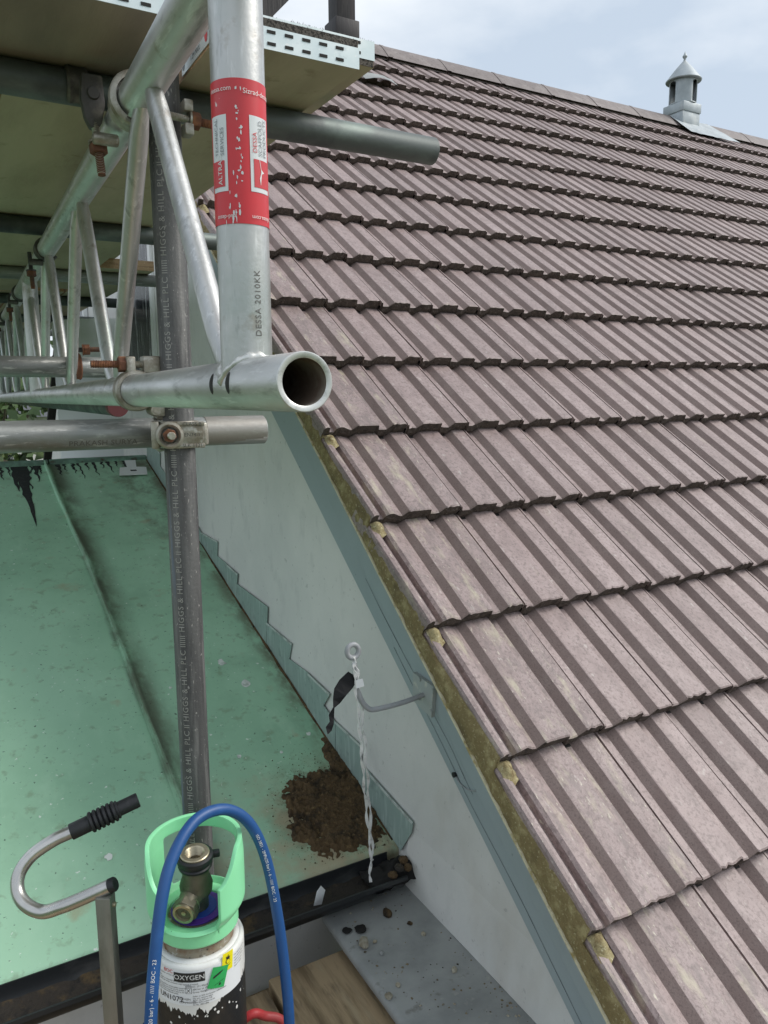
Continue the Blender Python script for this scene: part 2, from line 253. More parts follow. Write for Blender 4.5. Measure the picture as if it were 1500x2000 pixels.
def wrap_round(mb, geo, A, r, phi0, z0, lean=0):            # text runs round a vertical axis at A; phi measured to the right as seen from outside
    vs, fs = geo
    for_v = []
    for p in vs:
        ph = phi0 + p.x/r; for_v.append(V(A) + V((cos(ph), sin(ph), 0))*(r) + V((0,0,z0+p.y)))
    mb.add(for_v, fs)

# ================================================================== THE SETTING
GZ = -4.5
g = MB(); nn = 24
g.grid([V((-600+1200*i/nn, -600+1200*j/nn, GZ)) for j in range(nn+1) for i in range(nn+1)], nn+1, nn+1)
structure(g.build('ground', 'grass'))

# ------------------------------------------------------------------ the tiled house
TH = radians(37.3167); GA = .31181; TW = .2
UP, NRM = V((0, cos(TH), sin(TH))), V((0, -sin(TH), cos(TH)))
def roofp(x, s, h=0): return V((x, 0, 0)) + UP*s + NRM*h
SA = 16.3*GA; YA, ZA = SA*cos(TH), SA*sin(TH); S0 = -4*GA; XE = 9.2
WX = .05
house = thing('house', 'house with brown concrete tiled roof and pale rendered gable wall', 'house', (1.0, 2.0, GZ))
wl = MB()
ye0 = roofp(0, S0).y + .25
gab = [(ye0, GZ), (2*YA-ye0, GZ), (2*YA-ye0, roofp(0,S0).z-.05), (YA, ZA-.1), (ye0, roofp(0,S0).z+.05)]
wl.prism([V((WX, y, z)) for y, z in gab][::-1], (.25, 0, 0))
wall = wl.build('gable_wall', 'render', house, smooth=False)
fw = MB().box((WX+.25, ye0+.001, GZ), (XE, ye0+.25, roofp(0,S0).z+.15)); fw.build('front_wall', 'render', house, smooth=False)
# roof deck (felt and battens under the tiles), far slope
rd = MB(); rd.prism([roofp(-.0, S0, -.10), roofp(XE, S0, -.10), roofp(XE, SA, -.10), roofp(0, SA, -.10)], NRM*.052)
rd.prism([V((0, YA, ZA-.06)), V((XE, YA, ZA-.06)), V((XE, 2*YA+1, -.76)), V((0, 2*YA+1, -.76))], (0,0,-.05))
roof = rd.build('roof', 'deck', house, smooth=False)
# tile meshes
HP, STEP, THK = .0150, .033, .0295
PROF = [(.0032,-.002),(.0080,-.0024),(.0112,-HP),(.0345,-HP),(.0512,-.0006),(.054,0),(.111,0),(.1135,-.0008),(.1165,-HP),(.1405,-HP),(.1572,-.0006),(.160,0),(.1965,0),(.1985,-.001)]
VPROF = [(-.0560,-.024),(-.0550,-.009),(-.0515,-.0040),(-.0440,-.0030),(-.0370,-.0045),(-.0340,-.021),(-.0215,-.0215),(-.0185,-.008),(-.011,-.003),(0,-.0035),(.012,-.0060),(.0345,-.0130),(.0512,-.0006),(.054,0),(.111,0),(.1135,-.0008),(.1165,-HP),(.1405,-HP),(.1572,-.0006),(.160,0),(.1965,0),(.1985,-.001)]
def tile_geo(prof, seed, y1=.375):
    rng = random.Random(seed); P = [prof[0]]
    for (xa,za),(xb,zb) in zip(prof, prof[1:]):
        n = max(1, int((xb-xa)/.009)); P += [(xa+(xb-xa)*k/n, za+(zb-za)*k/n) for k in range(1, n+1)]
    n = len(P); z = lambda y: -STEP*y/GA; mb = MB()
    jag = [rng.uniform(-.0026, .0018)-(.0028 if h < -HP*.8 else 0) for x,h in P]; chip = [rng.uniform(0, .0016) if rng.random() < .75 else rng.uniform(.002, .0055) for _ in P]
    rows = [[V((x, chip[i]*.9, h-.0022)) for i,(x,h) in enumerate(P)], [V((x, .0032+chip[i], h-.0002)) for i,(x,h) in enumerate(P)], [V((x, y1, h+z(y1))) for x,h in P]]
    mb.grid([p for r in rows for p in r], n, 3)
    for q in range(len(mb.f)):
        i = q % (n-1); (xa,ha),(xb,hb) = P[i],P[i+1]
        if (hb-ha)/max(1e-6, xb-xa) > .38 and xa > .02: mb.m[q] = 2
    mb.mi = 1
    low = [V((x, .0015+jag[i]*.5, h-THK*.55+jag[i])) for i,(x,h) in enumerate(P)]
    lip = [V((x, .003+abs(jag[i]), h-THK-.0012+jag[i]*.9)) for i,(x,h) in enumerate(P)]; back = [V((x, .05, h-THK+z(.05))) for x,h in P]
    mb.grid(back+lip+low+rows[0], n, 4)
    mb.mi = 0
    for e, sgn in ((0,1),(n-1,-1)):
        x,h = P[e]; q = [V((x,.002,h-.001)), V((x,y1,h+z(y1))), V((x,y1,h+z(y1)-.016)), V((x,.002,h-.017))]
        mb.add(q, [(0,1,2,3) if sgn > 0 else (3,2,1,0)])
    return mb
def tile_mesh(nm, prof, seed, mats):
    g = tile_geo(prof, seed); me = bpy.data.meshes.new(nm); me.from_pydata([tuple(v) for v in g.v], [], g.f)
    for k in mats: me.materials.append(MATS[k])
    me.polygons.foreach_set('material_index', g.m); me.shade_smooth(); me.set_sharp_from_angle(angle=radians(16)); return me
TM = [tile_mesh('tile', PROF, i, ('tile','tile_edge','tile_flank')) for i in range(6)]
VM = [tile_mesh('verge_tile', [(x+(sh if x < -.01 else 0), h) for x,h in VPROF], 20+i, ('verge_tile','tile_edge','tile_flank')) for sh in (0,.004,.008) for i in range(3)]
rest = MB(); roff = V(house.location); cnt = 0
cells = []
for k in range(-4, 16):
    for j in range(0, 45):
        c = [project(roofp(TW*(j+a), GA*(k+b))) for a in (0,1) for b in (0,1)]
        vis = min(p[2] for p in c) > .1 and max(p[0] for p in c) > 380 and min(p[0] for p in c) < 1500 and max(p[1] for p in c) > 0 and min(p[1] for p in c) < 2000
        area = abs((c[1][0]-c[0][0])*(c[2][1]-c[0][1])-(c[1][1]-c[0][1])*(c[2][0]-c[0][0])) if vis else 0
        cells.append((-area, k, j))
cells.sort()
rng = random.Random(3)
for n_, (na, k, j) in enumerate(cells):
    jit = (rng.uniform(-.0012,.0012), rng.uniform(-.004,.004), rng.uniform(-.0006,.0012)); rz, rx = rng.uniform(-.005,.005), rng.uniform(-.003,.003)
    p = roofp(TW*j+jit[0], GA*k+jit[1], jit[2])
    me = VM[rng.randrange(3)+3*(0 if k < 1 else 1 if k < 3 else 2)] if j == 0 else TM[rng.randrange(6)]
    if na < 0 and n_ < 298:
        o = bpy.data.objects.new('tile', me); o.parent = roof; o.location = p-roff; o.rotation_euler = (TH+rx, rz*.3, rz); col.objects.link(o); cnt += 1
    else:
        M = Matrix.Translation(p) @ Matrix.Rotation(TH, 4, 'X'); b = len(rest.v)
        rest.v += [M @ v.co for v in me.vertices]
        for q in me.polygons: rest.f.append(tuple(b+i for i in q.vertices)); rest.m.append(q.material_index)
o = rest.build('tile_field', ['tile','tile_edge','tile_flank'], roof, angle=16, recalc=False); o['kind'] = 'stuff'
# ridge tiles
for i in range(22):
    x0 = 1.84-4*.4655+i*.4655+.004; x1 = x0+.4655-.006; sec = []
    if x0 < -.1: x0 = -.055
    if x1 < .2: continue
    for q in range(9):
        t = -1+2*q/8; sec.append((t*.128, .016-.118*abs(t)**1.2))
    mb = MB(); pts = []
    for x, ex in ((x0, .003), (x0+.03, .003), (x0+.032, 0), (x1+.02, 0)): pts += [V((x, YA+y*(1+ex/.135), ZA+z+ex)) for y,z in sec]
    for x in (x1+.02, x0): pts += [V((x, YA+y*.9, ZA+z-.016)) for y,z in sec]
    mb.grid(pts+pts[:9], 9, 7); mb.build('ridge_tile', 'ridge', roof, angle=30)
# verge: mortar bedding, undercloak, two bargeboards
def vx(s): return -.0610 + .013*max(0, min(1, s/1.2))
mo = MB(); ns = 640; rows_ = []
for i in range(ns+1):
    s = S0 + (SA-S0)*i/ns; x = vx(s); f = (s/GA) % 1.0; top = -STEP*f*1.0
    for q,(dx,h) in enumerate(((.050,top-.05),(.012,top-.030),(.0060,top-.0125),(.003,top-.0165),(.0,-.042),(-.002,-.060),(-.001,-.0775),(.05,-.0775))):
        nse = noise.noise(V((s*38, q*1.7, 0)))*.0032 + noise.noise(V((s*140, q*2.3, 5)))*.0015
        rows_.append(roofp(x+dx+(nse if 1 < q < 7 else 0), s, h+(nse*.7 if 1 < q < 6 else 0)))
mo.grid(rows_, 8, ns+1); mo.build('verge_mortar', 'mortar', house, angle=60)
for k in range(-3, 16):
    mb = MB(); s0 = GA*k; pts = []
    for i in range(7):
        for q in range(7):
            u, v = i/6, q/6; bul = sin(pi*u)*sin(pi*min(1, v*1.25))
            nse = noise.noise(V((k*3+u*4, v*5, 2)))
            pts.append(roofp(vx(s0)+.006+.030*u+nse*.002, s0+.006-.052*v*(1-.35*abs(u-.5)), -.034+.0185*bul*(1-v*.6)+nse*.0022))
    mb.grid(pts, 7, 7); mb.build('mortar_fillet', 'lichen', house, angle=60)
uc = MB(); pts = []
for i in range(121):
    s = S0+(SA-S0)*i/120; x = vx(s)-.004
    for dx,h in ((0,-.0785),(0,-.0835),(.06,-.0835),(.06,-.0785)): pts.append(roofp(x+dx, s, h+noise.noise(V((s*9,1,1)))*.0012))
uc.grid(pts, 4, 121, True); uc.build('undercloak', 'undercloak', house, smooth=False)
for X, h0, h1, X2 in ((.002, -.0845, -.217, .03), (.024, -.14, -.312, .0495)):
    b = MB().prism([roofp(X, S0, h0), roofp(X, SA+.1, h0), roofp(X, SA+.1, h1), roofp(X, S0, h1)], (X2-X, 0, 0)); b.build('bargeboard', 'barge', house, smooth=False, bevel=.0015)
# hairline gap between the two boards and the cracked paint on the lower board
for hh, s0_, s1_, X, amp in ((-.2185, -.3, 3.8, .0235, .0012), (-.287, -.3, .75, .0232, .003), (-.262, .35, .95, .0232, .006)):
    mb = MB(); pts = []
    for i in range(161):
        s = s0_+(s1_-s0_)*i/160; d = noise.noise(V((s*7, hh*30, 1)))*amp*2; wd = .0005+.0007*max(0, noise.noise(V((s*21, hh*9, 4))))
        pts += [roofp(X, s, hh+d-wd), roofp(X, s, hh+d+wd)]
    mb.grid(pts, 2, 161); mb.build('paint_crack', 'crack', house, smooth=False)
# bell-cast foot of the render and the lead covered ledge below it
bc = MB(); pts = []; prof = [(.0, -.40), (-.013,-.397), (-.012,-.36), (-.006,-.30), (0.0005,-.24)]
for i in range(41):
    y = -1+(.742+1)*i/40
    pts += [V((WX+dx+noise.noise(V((y*6, z*9, 0)))*.0015, y, z)) for dx,z in prof]
bc.grid(pts, 5, 41); bc.build('render_foot', 'render', house, angle=70)
lg = MB(); pts = []; secs = [(-.176,-.425), (-.191,-.423), (-.194,-.412), (-.191,-.403), (-.180,-.4005), (-.09,-.3995), (.045,-.398)]
for i in range(61):
    y = -1.2+(.748+1.2)*i/60
    pts += [V((x, y, z+noise.noise(V((x*14, y*11, 3)))*.0016)) for x,z in secs]
lg.grid(pts, 7, 61); lg.add([pts[60*7+q] for q in range(7)], [tuple(range(7))]); lg.build('ledge', 'lead', house, angle=60)
MB().box((-.085,-1.2,GZ), (WX-.001,.742,-.418)).build('ledge_wall', 'render', house, smooth=False)
# tall arched gable window
wy0, wy1, wz0, wz1 = 3.12, 3.72, .93, 1.95
def arch(y0, y1, z0, z1, x, n=10):
    r = (y1-y0)/2; c = (y0+y1)/2; return [V((x,y0,z0)), V((x,y1,z0))] + [V((x, c+cos(pi*k/n)*r, z1-r+sin(pi*k/n)*r)) for k in range(n+1)]
win = MB().prism(arch(wy0, wy1, wz0, wz1, WX-.004), (.003,0,0)).build('window', 'glass_dark', house, smooth=False)
a_, b_ = arch(wy0-.05, wy1+.05, wz0-.05, wz1+.05, 0), arch(wy0, wy1, wz0, wz1, 0); n_ = len(a_); pts = []
for x, pl in ((WX-.001,a_),(WX-.014,a_),(WX-.014,b_),(WX-.001,b_)): pts += [V((x,p.y,p.z)) for p in pl]
MB().grid(pts, n_, 4, True).build('frame', 'white_paint', win, smooth=False)
w2 = MB().box((WX-.004,5.0,.1), (WX-.001,5.75,1.9)).build('window', 'glass_dark', house, smooth=False)
for a,b in (((WX-.03,4.94,.04),(WX-.0045,5.0,1.96)), ((WX-.03,5.75,.04),(WX-.0045,5.81,1.96)), ((WX-.03,5.0,1.9),(WX-.0045,5.75,1.96)), ((WX-.04,4.9,.02),(WX-.0045,5.85,.0395))): MB().box(a,b).build('frame', 'white_paint', w2, smooth=False)
bp = MB(); pts = []
for z in (GZ, 1.15, 1.26):
    for k in range(25): a = pi*.5+pi*k/24; pts.append(V((WX+.12+cos(a)*.42, 4.42+sin(a)*.42, z)))
bp.grid(pts, 25, 3); bp.add([V((WX+.12+cos(pi*.5+pi*k/24)*.42, 4.42+sin(pi*.5+pi*k/24)*.42, 1.26)) for k in range(25)], [tuple(range(25))]); bp.build('bow_pier', 'white_paint', house, angle=50)
# lead slate half under the boards, saddle under the ventilator
ls = MB(); pts = []
for i in range(9):
    for q in range(9):
        u,v = i/8,q/8; pts.append(roofp(1.40+.22*u, 4.30+.10*v, .004+.022*sin(pi*u)*(1-.5*v)+noise.noise(V((u*5,v*5,7)))*.004))
ls.grid(pts, 9, 9); ls.build('lead_slate', 'lead', house)

# ------------------------------------------------------------------ ventilator and flue on the ridge
vp = V((4.80, YA, ZA-.035)); vent = thing('roof_ventilator', 'round lead ventilator with pointed conical cap on the roof ridge', 'ventilator', vp)
MB().box(vp+V((-.105,-.10,-.06)), vp+V((.105,.10,.075))).build('base', 'vent_lead', vent, bevel=.004)
MB().box(vp+V((-.112,-.107,.075)), vp+V((.112,.107,.150))).build('base_cap', 'vent_lead', vent, bevel=.006)
dr = MB(); seg = 48; R_ = .112; zs = [.150,.158,.19,.22,.25,.275,.295,.31,.322,.332,.345]; pts = [vp+V((cos(2*pi*k/seg)*R_, sin(2*pi*k/seg)*R_, z)) for z in zs for k in range(seg)]
for z_i in range(len(zs)-1):
    for k in range(seg):
        kk = (k+2) % 16; zc = (zs[z_i]+zs[z_i+1])/2; half = 3.2 if zc < .285 else 3.2*sqrt(max(0, 1-((zc-.285)/.05)**2))
        if .155 < zc < .33 and abs(kk-7.5) < half: continue
        a = z_i*seg+k; b2 = z_i*seg+(k+1) % seg; dr.f.append((a,b2,b2+seg,a+seg)); dr.m.append(0)
dr.v += pts; d = dr.build('drum', 'vent_lead', vent, angle=50); md = d.modifiers.new('solid','SOLIDIFY'); md.thickness = .008
MB().lathe([(.055,.150),(.055,.345)], vp, seg=24).build('liner', 'slate', vent)
MB().lathe([(.112,.340),(.142,.338),(.146,.345),(.140,.353),(.075,.435),(.009,.508)], vp, seg=40).build('cap', 'vent_lead', vent, angle=35)
MB().lathe([(.009,.505),(.011,.513),(.007,.518),(.018,.532),(.020,.540),(.007,.562),(.001,.578)], vp, seg=16).build('finial', 'vent_lead', vent)
sk = MB(); pts = []
for i in range(13):
    for q in range(7):
        u,v = i/12,q/6; pts.append(roofp(4.62+.50*u+.12*v*u, SA-.02-.30*v, .012+.004*noise.noise(V((u*9,v*7,1)))+.008*(1-v)))
sk.grid(pts, 7, 13); sk.build('lead_apron', 'vent_lead', vent)
fp = V((1.57, YA, ZA)); fl = thing('flue', 'dark square flue post rising from the roof ridge behind the boards', 'flue', fp)
MB().box(fp+V((-.085,-.085,-.03)), fp+V((.085,.085,.09))).build('base_collar', 'dark_timber', fl, bevel=.006)
MB().box(fp+V((-.065,-.065,.09)), fp+V((.065,.065,1.3))).build('shaft', 'dark_timber', fl, bevel=.004)

# ================================================================== copper roofed extension
CS = .307; CY0, CZ0, CYT = .80, -.318, 3.405
def copz(y): return CZ0 + CS*(y-CY0)
CN = V((0,-CS,1)).normalized()
ext = thing('extension', 'low extension with green verdigris copper roof beside the gable wall', 'extension', (-1.0, 2.0, GZ))
seams = [-2.1, -1.545, -.995, -.437, WX-.001]
def wob(y): return .012*sin(y*1.3)+.006*sin(y*3.1+1)
for a,bb in zip(seams, seams[1:]):
    mb = MB(); nu, nv = 14, 60; pts = []
    for j in range(nv+1):
        y = CY0+(CYT-CY0)*j/nv
        for i in range(nu+1):
            x = a+(bb-a)*i/nu + (wob(y) if (0 < i < nu) or (i == nu and bb < 0) or (i == 0 and a > -2) else 0)
            pts.append(V((x, y, copz(y)+noise.noise(V((x*3, y*2.2, 0)))*.0045)))
    front = [[V((pts[i].x, CY0-.006, CZ0-.006)), V((pts[i].x, CY0-.009, CZ0-.018)), V((pts[i].x, CY0-.006, CZ0-.036)), V((pts[i].x, CY0+.004, CZ0-.036))] for i in range(nu+1)]
    allp = [f[3] for f in front]+[f[2] for f in front]+[f[1] for f in front]+[f[0] for f in front]+pts
    mb.grid(allp, nu+1, nv+5); mb.build('copper_sheet', 'copper', ext, angle=60)
for x in seams[1:-1]:
    mb = MB(); pts = []
    for j in range(61):
        y = CY0-.004+(CYT-CY0)*j/60; xx = x+wob(y)+noise.noise(V((y*5,x,3)))*.003; z = copz(y)+noise.noise(V((xx*3,y*2.2,0)))*.0045; hh = .022+.003*noise.noise(V((y*4,x,9))); le = noise.noise(V((y*2.3,x,11)))*.006
        pts += [V((xx-.009,y,z-.002)), V((xx-.004+le*.4,y,z+.006)), V((xx-.005+le,y,z+hh)), V((xx+.002+le,y,z+hh)), V((xx+.003+le*.4,y,z+.006)), V((xx+.006,y,z-.002))]
    mb.grid(pts, 6, 61); mb.build('standing_seam', 'copper', ext, angle=50)
for x0,x1 in ((-2.1,-.995),(-.995,-.437),(-.437,WX-.001)):          # ridge roll
    mb = MB(); pts = []
    for i in range(13):
        x = x0+.004+(x1-x0-.008)*i/12; dz = noise.noise(V((x*5,2,0)))*.004
        pts += [V((x, CYT-.006, copz(CYT)-.004)), V((x, CYT-.004, copz(CYT)+.012+dz)), V((x, CYT+.02, copz(CYT)+.022+dz)), V((x, CYT+.05, copz(CYT)+.010)), V((x, CYT+.06, copz(CYT)-.02))]
    mb.grid(pts, 5, 13); mb.build('ridge_roll', 'copper_dark', ext)
MB().prism([V((-2.1,CYT+.055,copz(CYT)-.002)), V((WX-.001,CYT+.055,copz(CYT)-.002)), V((WX-.001,5.6,-.3)), V((-2.1,5.6,-.3))], (0,0,-.03)).build('far_slope', 'copper_dark', ext, smooth=False)
MB().box((-2.1, CY0+.03, GZ), (WX-.001, CY0+.23, CZ0-.037)).build('front_wall', 'render', ext, smooth=False)
MB().box((-2.098, CY0+.231, GZ), (-1.9, 5.5, -.36)).build('side_wall', 'render', ext, smooth=False)
# tarry runs below the ridge (flat, dark bitumen stain with its own outline)
def run(x, w, ln, seed):
    mb = MB(); n = 18; pts = []
    for i in range(n+1):
        t = i/n; y = CYT-.012-ln*t; ww = w*(1-t)**.8*(.75+.5*noise.noise(V((t*9,seed,0)))); xx = x+noise.noise(V((t*5,seed,4)))*.012
        for s_ in (-1,1): pts.append(V((xx+s_*ww/2, y, copz(y)+noise.noise(V((xx*3,y*2.2,0)))*.0045+.0016)))
    mb.grid(pts, 2, n+1); mb.build('tar_run', 'bitumen', ext, smooth=False)
for i,(x,w_,ln) in enumerate([(-.66,.025,.16),(-.625,.02,.12),(-.60,.05,.30),(-.575,.075,.66),(-.55,.05,.28),(-.525,.02,.10),(-.505,.035,.2),(-.485,.02,.12),(-.40,.03,.14),(-.37,.02,.10),(-.33,.025,.13),(-.30,.018,.2),(-.26,.02,.1),(-.23,.022,.17),(-.19,.02,.09),(-.155,.025,.15),(-.12,.018,.08),(-.08,.02,.14)]): run(x, w_, ln, i*1.7)
# stepped flashing on the gable wall: one sheet per step
FLX = WX-.0035
teeth = [[(3.38,.60),(3.10,.535),(3.12,.47),(2.86,.40)], [(2.88,.43),(2.66,.39),(2.68,.33),(2.44,.24)], [(2.442,.24),(2.219,.239),(2.231,.177),(2.1,.166)], [(2.11,.167),(1.977,.155),(1.992,.113),(1.671,.101),(1.69,-.002)],
         [(1.695,.04),(1.465,.028),(1.491,-.032),(1.333,-.030)], [(1.335,-.030),(1.179,-.043),(1.225,-.096),(1.146,-.117)], [(1.15,-.117),(.989,-.125),(.985,-.181),(.933,-.184)], [(.935,-.184),(.712,-.212),(.720,-.245),(.772,-.322)]]
for n_, tp in enumerate(teeth):
    low = [(tp[-1][0]+.004, copz(tp[-1][0])-.004), (tp[0][0]+.012, copz(tp[0][0]+.012)-.004)] if n_ < 7 else [(tp[0][0]+.012, copz(tp[0][0]+.012)-.004)]
    poly = tp+low; off = .0022*(n_ % 2); mb = MB()
    mb.prism([V((FLX-off, y, z)) for y,z in poly], (-.0018,0,0)); mb.build('step_flashing', 'flash', ext, smooth=False)
    mb = MB(); q = tp[:2]; mb.prism([V((FLX-off-.002,q[0][0],q[0][1])), V((FLX-off-.002,q[1][0],q[1][1])), V((FLX-off-.002,q[1][0]+.003,q[1][1]-.006)), V((FLX-off-.002,q[0][0],q[0][1]-.006))], (-.0022,0,0)); mb.build('turned_edge', 'flash_edge', ext, smooth=False)
mb = MB(); pts = []
for i in range(81):                          # grubby angle between copper and wall
    y = CY0+.01+(CYT-CY0-.02)*i/80; d = noise.noise(V((y*8,1,6)))*.003
    pts += [V((WX-.0066,y,copz(y)+.0045+d)), V((WX-.008,y,copz(y)+.004+d*.5)), V((WX-.012-abs(d)*2.5,y,copz(y)+.0005+d*.6))]
mb.grid(pts, 3, 81); mb.build('corner_dirt', 'muck', ext)
rd_ = random.Random(2)
for px,py,r_ in ((433,1295,.012),(481,1334,.014),(603,1435,.006),(212,1675,.007),(467,1478,.005),(550,1470,.004),(333,1345,.004)):
    c = on_plane(px, py, CN, V((0,CY0,CZ0))); k = 11; a0 = rd_.random()*6; rr0 = [rd_.uniform(.55,1.15) for _ in range(k)]
    pl = [V((c.x+cos(a0+2*pi*q/k)*r_*rr0[q]*1.25, c.y+sin(a0+2*pi*q/k)*r_*rr0[q]*1.5, 0)) for q in range(k)]
    for p in pl: p.z = copz(p.y)+noise.noise(V((p.x*3,p.y*2.2,0)))*.0045+.0008
    MB().prism(pl, (0,0,.0015)).build('bird_dropping', 'dropping', ext, smooth=False)
# gutter
gt = MB(); pts = []; gc_y, gc_z, gr = .742, -.338, .050
sec = [(gr, .012)] + [(gr*cos(pi*k/12), -gr*sin(pi*k/12)) for k in range(13)] + [(-gr, .005), (-gr-.006, .006), (-gr-.007, -.004), (-gr-.004,-.006)]
secin = [(-gr+.003, .003)] + [((gr-.003)*cos(pi*k/12), -(gr-.003)*sin(pi*k/12)) for k in range(12,-1,-1)] + [(gr-.003, .012)]
full = sec+secin
for x in (-2.1, .012): pts += [V((x, gc_y+y, gc_z+z)) for y,z in full]
gt.grid(pts, len(full), 2, True); gut = gt.build('gutter', 'gutter', ext, angle=50)
ck = MB(); pts = []
for i in range(161):
    x = -2.05+2.05*i/160
    for q in range(5): t = -1+q/2; pts.append(V((x, gc_y+t*.041, gc_z-.030+.008*t*t+noise.noise(V((x*22,t*2,0)))*.007+.004*noise.noise(V((x*60,t*6,3))))))
ck.grid(pts, 5, 161); o = ck.build('gutter_silt', 'silt', gut, angle=70)
for x in (-.44, -1.24):
    mb = MB(); mb.obox((x, gc_y-gr-.0085, gc_z-.018), (.022,0,0), (0,.0018,0), (0,0,.010)); mb.build('bracket', 'gutter', gut, bevel=.001)
for x,y,sx,rz in ((-.455,.735,.010,.2),(-.205,.74,.013,-.3)):
    mb = MB(); mb.prism([V((x-sx,y,gc_z-.025)), V((x+sx*.5,y-.004,gc_z-.025)), V((x+sx*.9,y-.012,gc_z+.012)), V((x+sx*.1,y-.010,gc_z+.026)), V((x-sx*.5,y-.004,gc_z+.010))], (.003,.004,0)); mb.build('white_clip', 'white_paint', gut, smooth=False)
en = MB(); pts = []
for i in range(13):
    for q in range(13):
        u,v = i/12,q/12; x = -.075+.118*u; y = .69+.10*v; pts.append(V((x,y,-.352+.030*sin(pi*v)*u+.018*noise.noise(V((u*5,v*5,8)))+.008*noise.noise(V((u*14,v*14,2))))))
en.grid(pts, 13, 13); en.build('stop_end_muck', 'mud', gut, angle=70)
rub = random.Random(4)
for i in range(7):
    c = V((-.03+.06*rub.random(), .70+.05*rub.random(), -.335+.02*rub.random())); mb = MB(); r0 = .006+.008*rub.random()
    mb.lathe([(0,-r0*.7),(r0*.8,-r0*.4),(r0,r0*.1),(r0*.6,r0*.6),(0,r0*.7)], c, (rub.uniform(-1,1),rub.uniform(-1,1),1), 7); mb.build('rubble', 'silt' if i % 2 else 'muck', gut, angle=20)

# dirt heap in the corner of the copper roof
hp = MB(); nx, ny = 170, 240; idx = {}
def hf(x, y):
    u = (x+.048)/.135; v = (y-.945)/.155; f = 1-(abs(u)**2.4+abs(v)**2.2)
    if y < .84: f -= (.84-y)*9
    f += .6*noise.noise(V((x*13,y*13,1)))+.6*noise.noise(V((x*34,y*34,2)))+.55*noise.noise(V((x*95,y*95,4)))
    tail = 1-(abs((x-.03)/.03)**2+abs((y-1.08)/.13)**2)+.8*noise.noise(V((x*40,y*40,5)))
    return max(f*.020, tail*.007)
for j in range(ny):
    for i in range(nx):
        x = -.225+.272*i/(nx-1); y = .802+.42*j/(ny-1); h = hf(x,y)
        idx[i,j] = h; hp.v.append(V((x,y,copz(y)+noise.noise(V((x*3,y*2.2,0)))*.0045+min(h,.012+.1*h)+.004*noise.noise(V((x*120,y*120,3)))*(1 if h > .002 else 0)-(.003 if h <= 0 else 0))))
for j in range(ny-1):
    for i in range(nx-1):
        if max(idx[i,j],idx[i+1,j],idx[i+1,j+1],idx[i,j+1]) > 0: hp.f.append((j*nx+i,j*nx+i+1,(j+1)*nx+i+1,(j+1)*nx+i)); hp.m.append(0)
rr = random.Random(11)
for _ in range(3600):
    x,y = rr.gauss(-.05,.075), rr.gauss(.955,.088); 
    if not (-.26 < x < .043 and .803 < y < 1.25): continue
    z = copz(y)+max(0,min(hf(x,y),.013))+.002; r0 = rr.uniform(.0006,.0013)*(1 if rr.random() < .8 else 2.2); c = V((x,y,z)); a = rr.random()*6
    hp.add([c+V((r0*cos(a),r0*sin(a),0)), c+V((r0*cos(a+2.1),r0*sin(a+2.1),0)), c+V((r0*cos(a+4.2),r0*sin(a+4.2),0)), c+V((0,0,r0*1.1))], [(0,1,3),(1,2,3),(2,0,3)])
o = hp.build('dirt_heap', 'muck', None, angle=60, recalc=False); o['kind'] = 'stuff'; tag(o, 'brown soil and moss dirt in the lower corner of copper roof', 'dirt')

# ================================================================== SCAFFOLD
R48 = .02415
def coupler_band(mb, c, axis, r, width, a0, a1, ref, th=.0075, flare=.0):
    axis = V(axis).normalized(); ref = V(ref); u = (ref-axis*ref.dot(axis)).normalized(); v = axis.cross(u); n = 22; pts = []
    for i in range(n+1):
        a = a0+(a1-a0)*i/n; d = u*cos(a)+v*sin(a)
        for rr_, w_ in ((r+.0006,-1),(r+th*.7,-1),(r+th,-.75),(r+th*.72,-.3),(r+th*.72,.3),(r+th,.75),(r+th*.7,1),(r+.0006,1)): pts.append(V(c)+d*rr_+axis*(w_*width/2))
    mb.grid(pts, 8, n+1, True); b = len(mb.v)-8*(n+1); mb.f += [tuple(b+k for k in range(8)), tuple(b+n*8+k for k in range(8))]; mb.m += [mb.mi]*2
def threaded(mb, p0, p1, r, pitch=.0024):
    p0,p1 = V(p0),V(p1); Ln = (p1-p0).length; n = int(Ln/pitch); prof = [(0,0)]
    for i in range(n): prof += [(r, i*pitch+.0002), (r*.84, (i+.5)*pitch)]
    prof += [(r*.9,Ln),(0,Ln)]; mb.lathe(prof, p0, p1-p0, 14)
def hexnut(mb, c, axis, r, h):
    a = V(axis).normalized(); u = a.orthogonal().normalized(); v = a.cross(u); poly = [V(c)-a*h/2+(u*cos(pi*k/3)+v*sin(pi*k/3))*r for k in range(6)]; mb.prism(poly, a*h)
